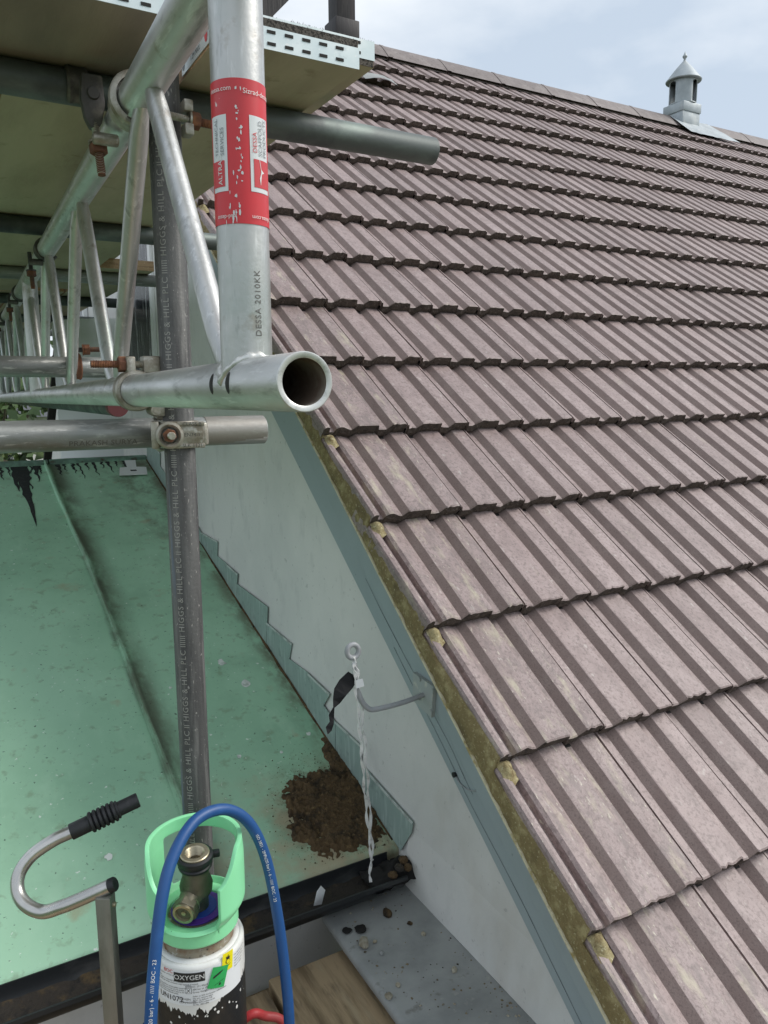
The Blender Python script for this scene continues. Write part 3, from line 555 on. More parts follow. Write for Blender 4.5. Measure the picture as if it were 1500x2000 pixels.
def coupler(name, label, tubes, bolts, material, hinge=None, group=None):
    """tubes: (centre, axis, ref, a0, a1, width); bolts: (p0, p1, nut_t)"""
    c0 = V(tubes[0][0]); t = thing(name, label, 'coupler', c0, group)
    if len(tubes) > 1 and 'boards' not in label:
        c1 = V(tubes[1][0]); mid = (c0+c1)/2; MB().obox(mid, V((.014,0,0)), V((0,.013,0)), V((0,0,.014))).build('body', 'coupler_dark', t, bevel=.003)
    for k_,(c,ax,ref,a0,a1,wd) in enumerate(tubes):
        mb = MB(); coupler_band(mb, c, ax, R48, wd, a0, a1, ref); mb.build('clamp_band', 'coupler_dark' if k_ and 'boards' in label else material, t)
    for p0,p1,nt_ in bolts:
        p0,p1 = V(p0),V(p1); d = (p1-p0).normalized(); mb = MB(); threaded(mb, p0, p1, .0058); b = mb.build('bolt', 'bolt' if material == 'coupler' else 'coupler_dark', t)
        q = p0+(p1-p0)*nt_; mb = MB(); hexnut(mb, q, d, .0125, .013); mb.build('nut', 'rust', b, smooth=False, bevel=.0008)
        mb = MB(); threaded(mb, q+d*.006, p1+d*.0005, .0061); mb.build('rusty_thread', 'rust', b)
        mb = MB().lathe([(.0065,-.0015),(.013,-.0015),(.013,.0015),(.0065,.0015)], q-d*.0085, d, 20); mb.build('washer', material, b)
    for h,ax in (hinge or ()):
        ax = V(ax).normalized(); mb = MB().lathe([(0,-.017),(.0075,-.017),(.0085,-.015),(.0085,.015),(.0075,.017),(0,.017)], h, ax, 18); mb.build('hinge_pin', material, t)
        mb = MB().lathe([(0,-.018),(.0045,-.018),(.0045,.018),(0,.018)], h, ax, 12); mb.build('rivet', material, t)
    return t
# --- ladder beam
D = V((.0178, .9998, -.0123)).normalized(); B0 = at_depth(478, 752, .742); HB = .385
beam = thing('ladder_beam', 'aluminium ladder beam with red sleeve label on its end post', 'scaffold beam', B0+D*2)
e0, e1 = B0-D*.148, B0+D*5.4
MB().pipe(e0, e1, R48, .0052, 48).build('bottom_chord', ['alu_h','pipe_inner','alu_cut'], beam)
TP = B0+V((0,0,HB))
MB().pipe(TP-D*.148, TP+D*5.4, R48, .0042, 40).build('top_chord', ['alu_h','pipe_inner','alu_cut'], beam)
PX = V((B0.x+.002, B0.y-.003, 0))
pz0 = B0.z; post = MB().tube([V((PX.x,PX.y,pz0+.004)), V((PX.x,PX.y,pz0+.2)), V((PX.x,PX.y,pz0+HB))], R48, 40).build('end_post', 'alu', beam)
mb = MB(); pts = []                         # weld bead round the saddle joint of post and chord
for k in range(48):
    a = 2*pi*k/48; px = cos(a)*R48; py = sin(a)*R48; zt_ = sqrt(max(0,R48**2-px*px)); c = V((PX.x+px*1.04, PX.y+py*1.06, pz0+zt_*.93+.0035)); nrm = V((cos(a)*.9, sin(a)*.9, .6)).normalized(); tg = V((-sin(a),cos(a),0)); bn = nrm.cross(tg); rr_ = .0042+.0009*sin(k*1.9)
    pts += [c+nrm*(cos(2*pi*q/8)*rr_)+bn*(sin(2*pi*q/8)*rr_) for q in range(8)]
mb.grid(pts+pts[:8], 8, 49, True); mb.build('weld', 'alu_cut', beam, angle=80)
for t in (-.002, .050):                     # punched slots in the bottom chord beside the post
    c = B0+D*(t-.02); dv = (CAM-c); dv = (dv-D*dv.dot(D)).normalized(); dv = (dv+V((0,0,.12))).normalized(); up_ = dv.cross(D)
    mb = MB(); pts = []
    for k in range(13):
        an = -.42+.84*k/12; wd = .0054*sqrt(max(0, 1-(an/.425)**2)); pts += [c+(dv*cos(an)+up_*sin(an))*(R48+.0004)+D*(e*wd) for e in (-1,1)]
    mb.grid(pts, 2, 13); mb.build('punched_slot', 'slot', beam, smooth=False)
nodes_b = [.062+.625*i for i in range(9)]; nodes_t = [.345+.625*i for i in range(9)]
def lacing(p, q, r=.0128):
    p,q = V(p),V(q); d = (q-p).normalized(); u = d.cross(V((1,0,0))).normalized(); vv = d.cross(u); n = 20; pts = []
    for t,fl_ in ((0,.45),(.045,.72),(.10,1),(.9,1),(.955,.72),(1,.45)):
        for k in range(20): pts.append(p+(q-p)*t+u*(cos(2*pi*k/20)*r*(2-fl_)**.35)+vv*(sin(2*pi*k/20)*r*fl_**.5))
    mb = MB().grid(pts, 20, 6, True); mb.f += [tuple(range(20))[::-1], tuple(100+k for k in range(20))]; mb.m += [0,0]; return mb
for i in range(8):
    b_, t_, b2 = nodes_b[i], nodes_t[i], nodes_b[i+1]
    lacing(TP+D*(t_-.028)+V((0,0,-.012)), B0+D*(b_-.01 if i == 0 else b_+.03)+V((0,0,.018))).build('brace', 'alu', beam)
    lacing(TP+D*(t_+.030)+V((0,0,-.012)), B0+D*(b2-.03)+V((0,0,.018))).build('brace', 'alu', beam)
# red sleeve label on the post
def zpix(y, x=480): return on_plane(x, y, V((FWD.x,FWD.y,0)).normalized(), V((PX.x,PX.y,0))).z
z0s, z1s = zpix(447)-.0, zpix(172)
toc = V((CAM.x-PX.x, CAM.y-PX.y, 0)).normalized(); lft = V((toc.y, -toc.x, 0)); lft = lft if lft.dot(RIGHT) < 0 else -lft
def cyl_patch(za, zb, a0, a1, r, na=24, nz=6):
    pts = []
    for j in range(nz+1):
        for i in range(na+1):
            a = a0+(a1-a0)*i/na; pts.append(V((PX.x,PX.y,za+(zb-za)*j/nz)) + (toc*cos(a)-lft*sin(a))*r)
    return MB().grid(pts, na+1, nz+1)
slv = cyl_patch(z0s, z1s, -pi, pi, R48+.0005, 60, 10).build('sleeve_label', 'sticker_red', beam)
pA = V((PX.x,PX.y,0)); zA = zpix(385); zB = zpix(240); rS = R48+.0008
for a0,a1 in ((-1.25,-.47),(.36,1.25)):
    cyl_patch(zA, zB, a0, a1, rS, 12, 4).build('white_panel', 'sticker_white', slv)
    cyl_patch(zA+.004, zA+.026, a0+.0, a1-.12 if a0 < 0 else a1, rS+.0003, 12, 2).build('red_panel', 'ink_red', slv) if a0 < 0 else cyl_patch(zA+.004, zA+.028, a0+.13, a1, rS+.0003, 12, 2).build('red_panel', 'ink_red', slv)
def post_text(body, size, z, ang, mname, r=None, parent=None, nm='lettering', space=1.0):
    mb = MB(); rr_ = (r or rS+.0006); face = toc*cos(ang)-lft*sin(ang); e = -V((0,0,1)).cross(face)
    vs, fs = text_geo(body, size, 'LEFT', space)
    side = V((face.y, -face.x, 0))
    if side.dot(lft) < 0: side = -side
    mb.add([pA + V((0,0,z+p.x)) + (face*cos(p.y/rr_)+side*sin(p.y/rr_))*rr_ for p in vs], fs); mb.build(nm, mname, parent or slv, smooth=False, recalc=False)
post_text('ALTRAD', .0068, zA+.0055, -.78, 'ink_white')
post_text('TECHNICAL', .0058, zA+.030, -.93, 'ink_grey'); post_text('SERVICES', .0058, zA+.030, -.66, 'ink_grey')
post_text('DESSA', .0062, zA+.033, .56, 'ink_red'); post_text('SCAFFOLD', .0062, zA+.031, .80, 'ink_grey'); post_text('PRODUCTS', .0062, zA+.031, 1.04, 'ink_grey')
def post_poly(ptsaz, mname, nm, par, r=rS+.0006):
    mb = MB().add([pA+V((0,0,z))+(toc*cos(a)-lft*sin(a))*r for a,z in ptsaz], [tuple(range(len(ptsaz)))]); mb.build(nm, mname, par, smooth=False, recalc=False)
post_poly([(.72,zA+.028),(.74,zA+.028),(.80,zA+.020),(.95,zA+.0175),(.82,zA+.016),(.76,zA+.006),(.72,zA+.012),(.80,zA+.0175)], 'ink_white', 'emblem', slv)
def ring_text(body, size, z, ang, mname, flip=1):
    mb = MB(); vs, fs = text_geo(body, size); r = rS+.0006
    mb.add([pA+V((0,0,z+p.y*flip))+(toc*cos(ang+p.x*flip/r)-lft*sin(ang+p.x*flip/r))*r for p in vs], fs); mb.build('lettering', mname, slv, smooth=False, recalc=False)
ring_text('dessa.com', .0058, z1s-.0085, -.72, 'ink_white'); ring_text('Sizrad-dessa', .0062, z1s-.0105, .75, 'ink_white')
ring_text('rad-dessa', .0052, z0s+.006, -.62, 'ink_white', -1); ring_text('dessa.com', .0052, z0s+.006, .78, 'ink_white', -1)
wr = random.Random(5)                        # torn white patches where the print has gone
for i in range(44):
    a = wr.gauss(-.02,.07) if i < 26 else wr.gauss(-.28,.12); z = wr.uniform(z0s+.03,z1s-.006) if i < 26 else z0s+abs(wr.gauss(.008,.013)); h_ = wr.uniform(.0006,.0022)*(1.7 if i >= 26 else 1); w_ = wr.uniform(.015,.06); k = wr.randint(5,8)
    post_poly([(a+w_*cos(2*pi*q/k)*wr.uniform(.5,1.1), z+h_*sin(2*pi*q/k)*wr.uniform(.5,1.2)) for q in range(k)], 'sticker_white', 'torn_patch', slv, rS+.0004)
zz = zpix(660); post_text('DESSA 2010KK', .0085, zz, .52, 'stamp_mid', R48+.0005, beam, space=1.1)
# --- standards
def tube_thing(name, label, p0, p1, mname, cat='scaffold tube', group=None, r=R48, endmat=None):
    o = MB().pipe(p0, p1, r, .004, 32).build(name, [mname,'pipe_inner',mname]); return tag(o, label, cat, group)
S = at_depth(335, 537, 1.19); SX, SY = S.x, S.y
st = thing('scaffold_standard', 'worn dark steel scaffold standard stamped HIGGS & HILL PLC', 'scaffold tube', (SX,SY,GZ))
MB().pipe((SX,SY,GZ+.006), (SX,SY,2.4), R48, .004, 40).build('tube', ['steel_dark','pipe_inner','steel_dark'], st)
MB().box((SX-.075,SY-.075,GZ), (SX+.075,SY+.075,GZ+.006)).build('base_plate', 'steel_dark', st, smooth=False)
toS = V((CAM.x-SX, CAM.y-SY, 0)).normalized(); lfS = V((-toS.y, toS.x, 0)); lfS = lfS if lfS.dot(lft) > 0 else -lfS
seq = []; z = -.42; k = 0
while z < 1.24:
    body = 'HIGGS & HILL PLC' ; geo = text_geo(body, .0135, 'LEFT', 1.15); mb = MB(); face = (toS*cos(.42)+lfS*sin(.42)); side = V((face.y,-face.x,0)); side = side if side.dot(lft) > 0 else -side; rr_ = R48+.0004
    mb.add([V((SX,SY,z+p.x))+(face*cos(p.y/rr_)+side*sin(p.y/rr_))*rr_ for p in geo[0]], geo[1]); mb.build('stamped_lettering', 'stamp', st, smooth=False, recalc=False)
    ln = max(p.x for p in geo[0]); nb = 6 if k % 2 else 2
    mb = MB()
    for q in range(nb):
        zq = z+ln+.006+q*.0035; mb.add([V((SX,SY,zq+dz))+(face*cos(y/rr_)+side*sin(y/rr_))*rr_ for dz in (0,.0012) for y in (-.0045,0,.0045)], [(0,1,4,3),(1,2,5,4)])
    mb.build('stamped_bars', 'stamp', st, smooth=False, recalc=False); z += ln+.010+nb*.0035; k += 1
for t in (2.17, 4.4): MB().tube([B0+D*t, TP+D*t], R48, 24).build('post', 'alu', beam)
tube_thing('scaffold_standard', 'grey scaffold standard at the far end of the ladder beam', (-.56,5.85,GZ), (-.56,5.85,2.4), 'steel_galv')
tube_thing('scaffold_standard', 'grey outer scaffold standard beyond the copper roof ridge', (-1.35,5.9,GZ), (-1.35,5.9,2.4), 'steel_galv')
# --- transoms
YT = SY+.0565; ZT = 1.293
tube_thing('scaffold_tube', 'greenish grey scaffold tube under boards with its end over tiles', (-1.9,YT,ZT+.004), (-.0475,YT,ZT-.002), 'pipe_dark')
zl = on_y(250, 847, YT).z
lt = thing('scaffold_tube', 'horizontal galvanised scaffold tube stamped PRAKASH SURYA clamped to the standard', 'scaffold tube', (-1.0,YT,zl))
MB().pipe((-1.9,YT,zl+.006), (-.4005,YT,zl-.001), R48, .004, 40).build('tube', ['steel_galv','pipe_inner','steel_galv'], lt)
MB().lathe([(R48+.0004,0),(R48+.0004,.105)], (-.507,YT,zl-.0002), (1,0,0), 40).build('worn_end', 'steel_end', lt)
mb = MB(); geo = text_geo('PRAKASH SURYA', .0130, 'CENTER', 1.05); fcy = V((0, CAM.y-YT, CAM.z-zl)).normalized(); fcy = (fcy+V((0,0,-.62))).normalized(); upv = fcy.cross(V((1,0,0))); upv = upv if upv.z > 0 else -upv; rr_ = R48+.0006; cx = on_y(198, 866, YT).x
mb.add([V((cx+p.x,YT,zl+.0002))+(fcy*cos(p.y/rr_)+upv*sin(p.y/rr_))*rr_ for p in geo[0]], geo[1]); mb.build('stamped_lettering', 'stamp_mid', lt, smooth=False, recalc=False)
for i,(y,xe) in enumerate(((1.588,-.10),(2.556,-.02),(3.50,.036),(4.65,.04),(5.99,.04))):
    tube_thing('scaffold_tube', ['second grey tube under the boards beside the gable wall','third grey tube under the boards behind the standard','fourth tube under boards ending at the arched window','fifth tube under the boards at the far wall','sixth tube under the boards at the far end'][i], (-1.9,y,ZT), (xe,y,ZT), ['pipe_dark','steel_galv','pipe_dark','pipe_dark','steel_galv'][i])
tube_thing('scaffold_tube', 'grey cross tube behind beam braces held by a rusty coupler', (-1.9,1.20,.913), (-.50,1.20,.905), 'steel_galv')
tube_thing('scaffold_tube', 'dark tube running just below the bottom chord of the beam', (-.50,1.25,.810), (-.44,5.4,.775), 'pipe_dark')
MB().lathe([(0,-.004),(.0255,-.004),(.0262,0),(.0262,.03)], (-.50,1.25,.810), (.06,4.15,-.035), 28).build('end_cap', 'red_cap', [o for o in bpy.data.objects if 'just below the bottom chord' in o.get('label','')][0])
tube_thing('scaffold_tube', 'grey ledger tube under the timber platform', (-1.9,.50,-.663), (-.18,.50,-.663), 'steel_galv'); tube_thing('scaffold_tube', 'grey bearer tube under near end of timber platform', (-1.9,-.9,-.663), (-.18,-.9,-.663), 'steel_galv')
tube_thing('scaffold_standard', 'grey standard carrying near end of the timber platform', (-.50,-.955,GZ), (-.50,-.955,-.5), 'steel_galv')
# --- couplers
cc = B0+D*((SY-B0.y)/D.y); A1 = V((cc.x,SY+.012,cc.z))
t1 = A1; bz = R48+.012
coupler('scaffold_coupler', 'worn steel coupler gripping bottom chord of the ladder beam', [(t1, D, (0,0,1), radians(-236), radians(58), .030)], [((t1.x+.052, t1.y, t1.z+bz+.004), (t1.x-.062, t1.y, t1.z+bz+.004), .60)], 'coupler', [((t1.x+.026, t1.y-.004, t1.z-.030), (0,1,0))])
ct = bpy.data.objects['scaffold_coupler']
MB().obox((t1.x+.026, t1.y+.002, t1.z+bz+.004), (.013,0,0), (0,.013,0), (0,0,.013)).build('bolt_head_lug', 'coupler', ct, bevel=.0025)
MB().obox((t1.x-.006, t1.y, t1.z+bz+.002), (.007,0,0), (0,.014,0), (0,0,.014)).build('flap_lug', 'coupler', ct, bevel=.003)
MB().obox((t1.x+.034, t1.y-.004, t1.z-.026), (.010,0,0), (0,.016,0), (0,0,.014)).build('body', 'coupler', ct, bevel=.003)
# standard / lower tube coupler with lettered flap
c2 = V((SX,SY,zl)); face2 = toS; rt2 = -lfS
coupler('scaffold_coupler', 'steel coupler with lettered flap joining standard and horizontal tube', [(c2, (0,0,1), face2, radians(-105), radians(105), .042), ((SX-.003,YT,zl), (1,0,0), (0,1,0), radians(-120), radians(120), .040)], [], 'coupler', [(c2+rt2*.037+face2*.004, (0,0,1))])
ct2 = [o for o in bpy.data.objects if o.name.startswith('scaffold_coupler') and 'lettered' in o.get('label','')][0]
fpos = c2+face2*(R48+.006)-rt2*.014; MB().lathe([(.0195,-.004),(.0215,.002),(.0205,.0065),(.017,.008),(.014,.006),(.012,.003)], fpos, face2, 32).build('bolt_eye', 'coupler', ct2)
MB().lathe([(0,.0055),(.0115,.0055),(.0118,0)], fpos, face2, 24).build('washer', 'coupler_dark', ct2)
mb = MB(); threaded(mb, fpos+face2*.002, fpos+face2*.026+rt2*.004, .0058); mb.build('bolt', 'bolt', ct2)
mb = MB(); hexnut(mb, fpos+face2*.010, face2, .0108, .008); mb.build('nut', 'rust', ct2, smooth=False, bevel=.0008)
for dz in (.017,-.017): MB().obox(c2+face2*(R48+.0045)+rt2*.013+V((0,0,dz)), rt2*.026, face2*.0038, V((0,0,.0035))).build('flap_rib', 'coupler', ct2, bevel=.0018)
MB().obox(c2+face2*(R48+.0030)+rt2*.012, rt2*.025, face2*.0030, V((0,0,.018))).build('flap', 'coupler', ct2, bevel=.0012)
MB().obox(c2-rt2*.036+face2*.012, rt2*.006, face2*.014, V((0,0,.021))).build('hook_plate', 'coupler', ct2, bevel=.0015)
for i,(b_,dz) in enumerate((('CLASS B',.0165),('EN74-1',.0),('SLK 1121',-.0165))):
    vs_, fs_ = text_geo(b_, .0080, 'CENTER', 1.0); oo = c2+face2*(R48+(.0086 if dz else .0063))+rt2*.020+V((0,0,dz)); MB().add([oo+rt2*p.x+V((0,0,p.y)) for p in vs_], fs_).build('cast_lettering', 'stamp_dark', ct2, smooth=False, recalc=False)
# top coupler: chord to standard, chord to transom
ctp = TP+D*((SY-TP.y)/D.y); A3 = V((ctp.x, SY-.05, ctp.z))
coupler('scaffold_coupler', 'dark steel coupler gripping top chord below the boards', [(A3-D*.03, D, (-1,0,.2), radians(-110), radians(160), .036), (V((ctp.x-.052,YT,ZT)), (1,0,0), (0,-1,0), radians(-110), radians(60), .03)],
        [((A3.x+.02, A3.y+.012, A3.z+.012), (A3.x+.128, A3.y+.012, A3.z+.006), .72), ((A3.x-.040, A3.y+.045, A3.z+.015), (A3.x-.036, A3.y+.030, A3.z-.080), .62)], 'coupler', [((A3.x-.030, A3.y+.02, A3.z-.034), (1,0,0))])
ct3 = [o for o in bpy.data.objects if 'below the boards' in o.get('label','')][0]
fo = [(-.014,.050),(.014,.050),(.016,.012),(.010,-.014),(.004,-.022),(-.006,-.022),(-.013,-.008),(-.017,.018)]
MB().prism([V((A3.x-.040+x, A3.y+.036, A3.z+.006+z)) for x,z in fo], (0,.016,0)).build('drop_plate', 'coupler_dark', ct3, bevel=.0025)
MB().lathe([(0,-.004),(.0075,-.004),(.009,0),(.009,.006)], (A3.x-.040, A3.y+.036, A3.z+.030), (0,1,0), 18).build('rivet', 'coupler_dark', ct3)
mb = MB(); coupler_band(mb, A3-D*.055, D, R48+.0035, .016, radians(-70), radians(120), (-1,0,.2), .0085); mb.build('flap_arm', 'coupler', ct3)
for dz in (.013,-.013): MB().obox((A3.x+.086, A3.y+.012, A3.z+.009+dz*1.25), (.007,0,0), (0,.012,0), (0,0,.0085)).build('fork_lug', 'coupler', ct3, bevel=.003)
for i,(yy,lb) in enumerate(((1.588,'dark coupler under top chord at the second tube'),(2.556,'dark coupler under top chord at the third tube'),(3.5,'dark coupler under top chord at the fourth tube'))):
    cp = TP+D*((yy-.06-TP.y)/D.y)
    coupler('scaffold_coupler', lb, [(cp, D, (-1,0,-.4), radians(-120), radians(150), .034)], [((cp.x-.040, cp.y+.03, cp.z-.005), (cp.x-.038, cp.y+.02, cp.z-.10), .6)], 'coupler_dark', [((cp.x-.028, cp.y, cp.z-.034), (1,0,0))])
coupler('scaffold_coupler', 'rusty coupler on the grey cross tube behind the braces', [((-.600,1.20,.907), (1,0,0), (0,-1,.2), radians(-140), radians(140), .020)], [((-.600,1.175,.945), (-.545,1.17,.947), .4)], 'rust')
# --- boards
def band(name, parent, x0, x1, y, z0, z1, slots, face=-1, rows=(.30,.76), th=.0012):
    MB().box((x0-.0008,y-th,z0-.0008), (x1+.0008,y,z1)).build(name, 'zinc_band', parent, smooth=False)
    b = [o for o in parent.children][-1]
    for r_ in rows:
        for i in range(slots):
            x = x0+.012+(x1-x0-.03)*(i+.5)/slots; z = z0+(z1-z0)*r_
            MB().box((x-.0062,y-th-.0009,z-.0020), (x+.0062,y-th-.0003,z+.0020)).build('slot', 'slot', b, smooth=False)
def board(label, x0, x1, y0, y1, z0, mname, bandslots=7, th=.038, group=None, upper=False):
    t = thing('scaffold_board', label, 'scaffold board', ((x0+x1)/2,(y0+y1)/2,z0), group)
    mb = MB().box((x0,y0+.001,z0), (x1,y1,z0+th)); o = mb.build('plank', [mname,'ply_edge'], t, smooth=False)
    for p in o.data.polygons:
        if abs(p.normal.z) < .5: p.material_index = 1
    if bandslots:
        zb0, zb1 = (z0+th*.27, z0+th*.985) if upper else (z0, z0+th*.74)
        band('end_band', t, x0, x1, y0, zb0, zb1, bandslots, rows=(.24,.78))
        mb = MB().box((x0+.001,y0-.0004,z0 if upper else z0+th*.74), (x1-.001,y0+.0008,z0+th*.27 if upper else z0+th+.001)); mb.build('gritted_end', 'grip_mesh', t, smooth=False)
        fz = MB(); r0 = random.Random(int((x0+9)*1000))
        for _ in range(260):
            x = r0.uniform(x0,x1); y = y0+r0.uniform(0,.012); h_ = r0.uniform(.001,.0045); dx = r0.uniform(-.003,.003)
            fz.add([V((x-.0006,y,z0+th)), V((x+.0006,y,z0+th)), V((x+dx,y,z0+th+h_))], [(0,1,2)])
        o = fz.build('grit_fuzz', 'grip_mesh', t, smooth=False, recalc=False); o['kind'] = 'stuff'
    return t
ZB = ZT+.0245
bA = board('scaffold board with slotted galvanised end band and side sticker', -.529, -.3145, .2915, 3.2, ZB, 'deck_ply', 7)
bB = board('upper scaffold board lapped on top of the stickered board', -.478, -.247, .366, 3.3, ZB+.0388, 'deck_ply', 8, upper=True)
board('brown scaffold board with end band left of the beam', -.842, -.597, .262, .545, ZB, 'deck_ply_brown', 8)
board('scaffold board beyond the brown board, left of the beam', -.765, -.5365, .548, 3.4, ZB, 'deck_ply', 0); board('far scaffold board following the one left of the beam', -.765, -.545, 3.42, 6.2, ZB, 'deck_ply', 0); board('scaffold board next to the one left of the beam', -.990, -.769, .548, 3.4, ZB, 'deck_ply', 0)
board('brown outer scaffold board beside the first brown board', -1.07, -.848, .25, .545, ZB, 'deck_ply_brown', 7); board('outer scaffold board third from the beam', -1.215, -.994, .548, 3.4, ZB, 'deck_ply', 0); board('outermost scaffold board above the cross tubes', -1.44, -1.219, .548, 3.4, ZB, 'deck_ply', 0)
board('far scaffold board second from the beam', -.99, -.769, 3.42, 6.1, ZB, 'deck_ply', 0); board('far scaffold board in line with stickered board', -.535, -.320, 3.32, 6.2, ZB, 'deck_ply', 0); board('inner scaffold board beside the gable wall at far end', -.312, -.098, 2.45, 6.2, ZB, 'deck_ply', 0)
# side sticker plate
yS0, yS1 = .318, .455
spl = MB().box((-.5304,yS0,ZB+.004), (-.5292,yS1,ZB+.036)).build('sticker_plate', 'zinc_band', bA, smooth=False)
for b_,dz,sz in (('SUPPORT EVERY',.026,.0105),('1.2M MAX',.013,.0105)):
    vs_,fs_ = text_geo(b_, sz); MB().add([V((-.5308, .385-p.x, ZB+dz+p.y)) for p in vs_], fs_).build('lettering', 'ink_black', spl, smooth=False, recalc=False)
for y_,mm in ((.332,'ink_red'),(.446,'ink_grey')): MB().add([V((-.5308, y_+.007*cos(k*pi/8), ZB+.020+.011*sin(k*pi/8))) for k in range(16)], [tuple(range(16))]).build('logo', mm, spl, smooth=False, recalc=False)
# things above the boards
tube_thing('orange_pole', 'rusty orange pole standing on the upper boards', (-.4145,.520,ZB+.0770), (-.4145,.520,2.4), 'orange', 'pole', None, .0075); tube_thing('blue_pole', 'blue and white wrapped pole standing on the upper boards', (-.3945,.525,ZB+.0770), (-.3945,.525,2.4), 'blue_wrap', 'pole', None, .0085)
mb = MB().prism([V((-.46,.62,ZB+.0770)), V((-.395,.62,ZB+.0770)), V((-.365,.62,1.46)), V((-.27,.62,1.56)), V((-.27,.62,1.8)), V((-.46,.62,1.8))], (0,.03,0)); tag(mb.build('dark_panel', 'dark_timber', smooth=False), 'dark board standing behind the orange and blue poles', 'board')
# --- timber platform below: boards along the gable direction
PZ = -.638
for a,b,y1,z0,lb in ((-1.55,-1.32,.82,PZ,'brown platform board farthest out from the house'),(-1.32,-1.09,.81,PZ,'second brown platform board from the outside'),(-1.09,-.86,.82,PZ,'third brown platform board beside the cylinder trolley'),(-.86,-.605,.815,PZ,'brown platform board under the oxygen cylinder'),(-.525,-.12,.815,PZ,'low brown platform board beside the standard'),
        (-.535,-.372,.645,-.4865,'weathered brown plank beside the standard and the blue hose'),(-.366,-.125,.670,-.4865,'weathered brown plank beside the grey lead ledge')):
    mb = MB().box((a+.003,-1.5,z0), (b-.003,y1,z0+.0415)); tag(mb.build('platform_board', 'ply', smooth=False, bevel=.004), lb, 'platform board')
for y,lb in ((.30,'timber bearer under the two upper planks'),(-1.2,'timber bearer under near end of the two planks')): tag(MB().box((-.53,y,PZ+.042), (-.13,y+.10,-.487)).build('timber_bearer', 'ply', smooth=False, bevel=.003), lb, 'timber')
# ================================================================== bracket with eye, cord, tape
pc = on_x(829,1356,-.004); br = thing('eye_bracket', 'grey steel eye bracket bolted to the blue bargeboard', 'bracket', pc)
poly = [on_x(x,y,.0015) for x,y in ((813,1312),(853,1340),(849,1400),(812,1366))]; MB().prism(poly, (-.009,0,0)).build('plate', 'plate', br, smooth=False)
for x,y in ((820,1326),(846,1349),(843,1390),(819,1362)):
    c = on_x(x,y,-.0078); mb = MB(); hexnut(mb, c+V((-.002,0,0)), (1,0,0), .0055, .004); mb.build('bolt_head', 'plate', br, smooth=False)
arm = spline([pc, on_y(790,1371,pc.y), on_y(745,1383,pc.y), on_y(722,1385,pc.y), on_y(706,1368,pc.y), on_y(697,1340,pc.y), on_y(692,1296,pc.y)], 8)
MB().tube(arm, .0058, 14).build('arm', 'bracket', br)
rc = on_y(689,1272,pc.y); rdir = RIGHT; pts = []
u_, v_ = (RIGHT*.8+FWD*.5).normalized(), V((0,0,1))
for k in range(37):
    a = 2*pi*k/36; pts.append(rc+u_*(cos(a)*.0138)+v_*(sin(a)*.0145))
MB().tube(pts, .0056, 14, caps=False).build('eye', 'bracket', br)
def twist(pts, sep, turns, ph, lean=0):
    P = spline(pts, 26); n = len(P); outp = []
    for i,p in enumerate(P):
        a = ph+2*pi*turns*i/n; s_ = sep*(.6+.5*sin(i*.11+ph)); outp.append(p+V((cos(a)*s_, sin(a)*s_, 0)))
    return outp
def ribbon(path, w, th, ph, turns, mb):
    n = len(path); pts = []
    for i,p in enumerate(path):
        a = ph+2*pi*turns*i/n; d = V((cos(a),sin(a),0)); e = V((-sin(a),cos(a),0)); pts += [p+d*w+e*th, p+d*w-e*th, p-d*w-e*th, p-d*w+e*th]
    return mb.grid(pts, 4, n, True)
cpts = [rc+V((.001,-.004,-.010)), rc+V((.004,-.008,-.06)), on_y(706,1420,pc.y+.01), on_y(712,1500,pc.y+.025), on_y(719,1580,.665), on_y(727,1660,.68), on_y(726,1722,.692)]
cdl = thing('twisted_cord', 'twisted white cord hanging from the eye bracket into the gutter', 'cord', cpts[-1])
ribbon([p+V((-.0045,0,0))*min(1,i/30)+V((.0018*sin(i*.33),0,0)) for i,p in enumerate(spline(cpts, 26))], .0036, .0011, 0, 7, MB()).build('strand', 'cord', cdl, angle=60)
ribbon([p+V((.0055,0,0))*min(1,i/30)*(1 if i < 100 else max(0,1-(i-100)/40))+V((.0022*sin(i*.29+2),.002,0)) for i,p in enumerate(spline(cpts[:-1]+[cpts[-1]+V((0,0,.05))], 26))], .0034, .0011, 1, 6, MB()).build('strand', 'cord', cdl, angle=60)
tg_ = on_y(702,1335,pc.y-.012); MB().obox(tg_, RIGHT*.0085+V((0,0,.0025)), FWD*.0004, V((0,0,.0085))-RIGHT*.002).build('paper_tag', 'tag', cdl, smooth=False)
tpx = [(690,1318,.9),(676,1336,1.15),(664,1352,1.0),(657,1370,.6),(652,1382,.12),(647,1400,.45),(648,1412,.35),(642,1424,.5),(640,1434,.05)]
mb = MB(); pts = []
for i,(x,y,w_) in enumerate(tpx):
    p = on_y(x,y,pc.y-.004*i); d = (RIGHT*.82+V((0,0,-.55))).normalized(); e = FWD; pts += [p-d*.0145*w_, p-d*.0145*w_+e*.0006, p+d*.0145*w_+e*(.0006+.003*(i%2)), p+d*.0145*w_+e*.003*(i%2)]
mb.grid(pts, 4, len(tpx), True); tag(mb.build('black_tape', 'tape', smooth=False), 'strip of black tape dangling from the eye bracket', 'tape')
wp = [on_x(x,y,.0215) for x,y in ((888,1513),(897,1528),(912,1541),(930,1544),(943,1530),(941,1508),(930,1488))]
wr_ = thing('loose_wire', 'thin grey wire looping from a black clip on the lower bargeboard', 'wire', wp[0]); MB().tube(spline(wp, 6), .0012, 8).build('wire', 'bracket', wr_)
MB().lathe([(0,-.006),(.005,-.006),(.006,0),(.006,.004),(0,.004)], wp[0], (-1,0,0), 12).build('clip', 'rubber', wr_)
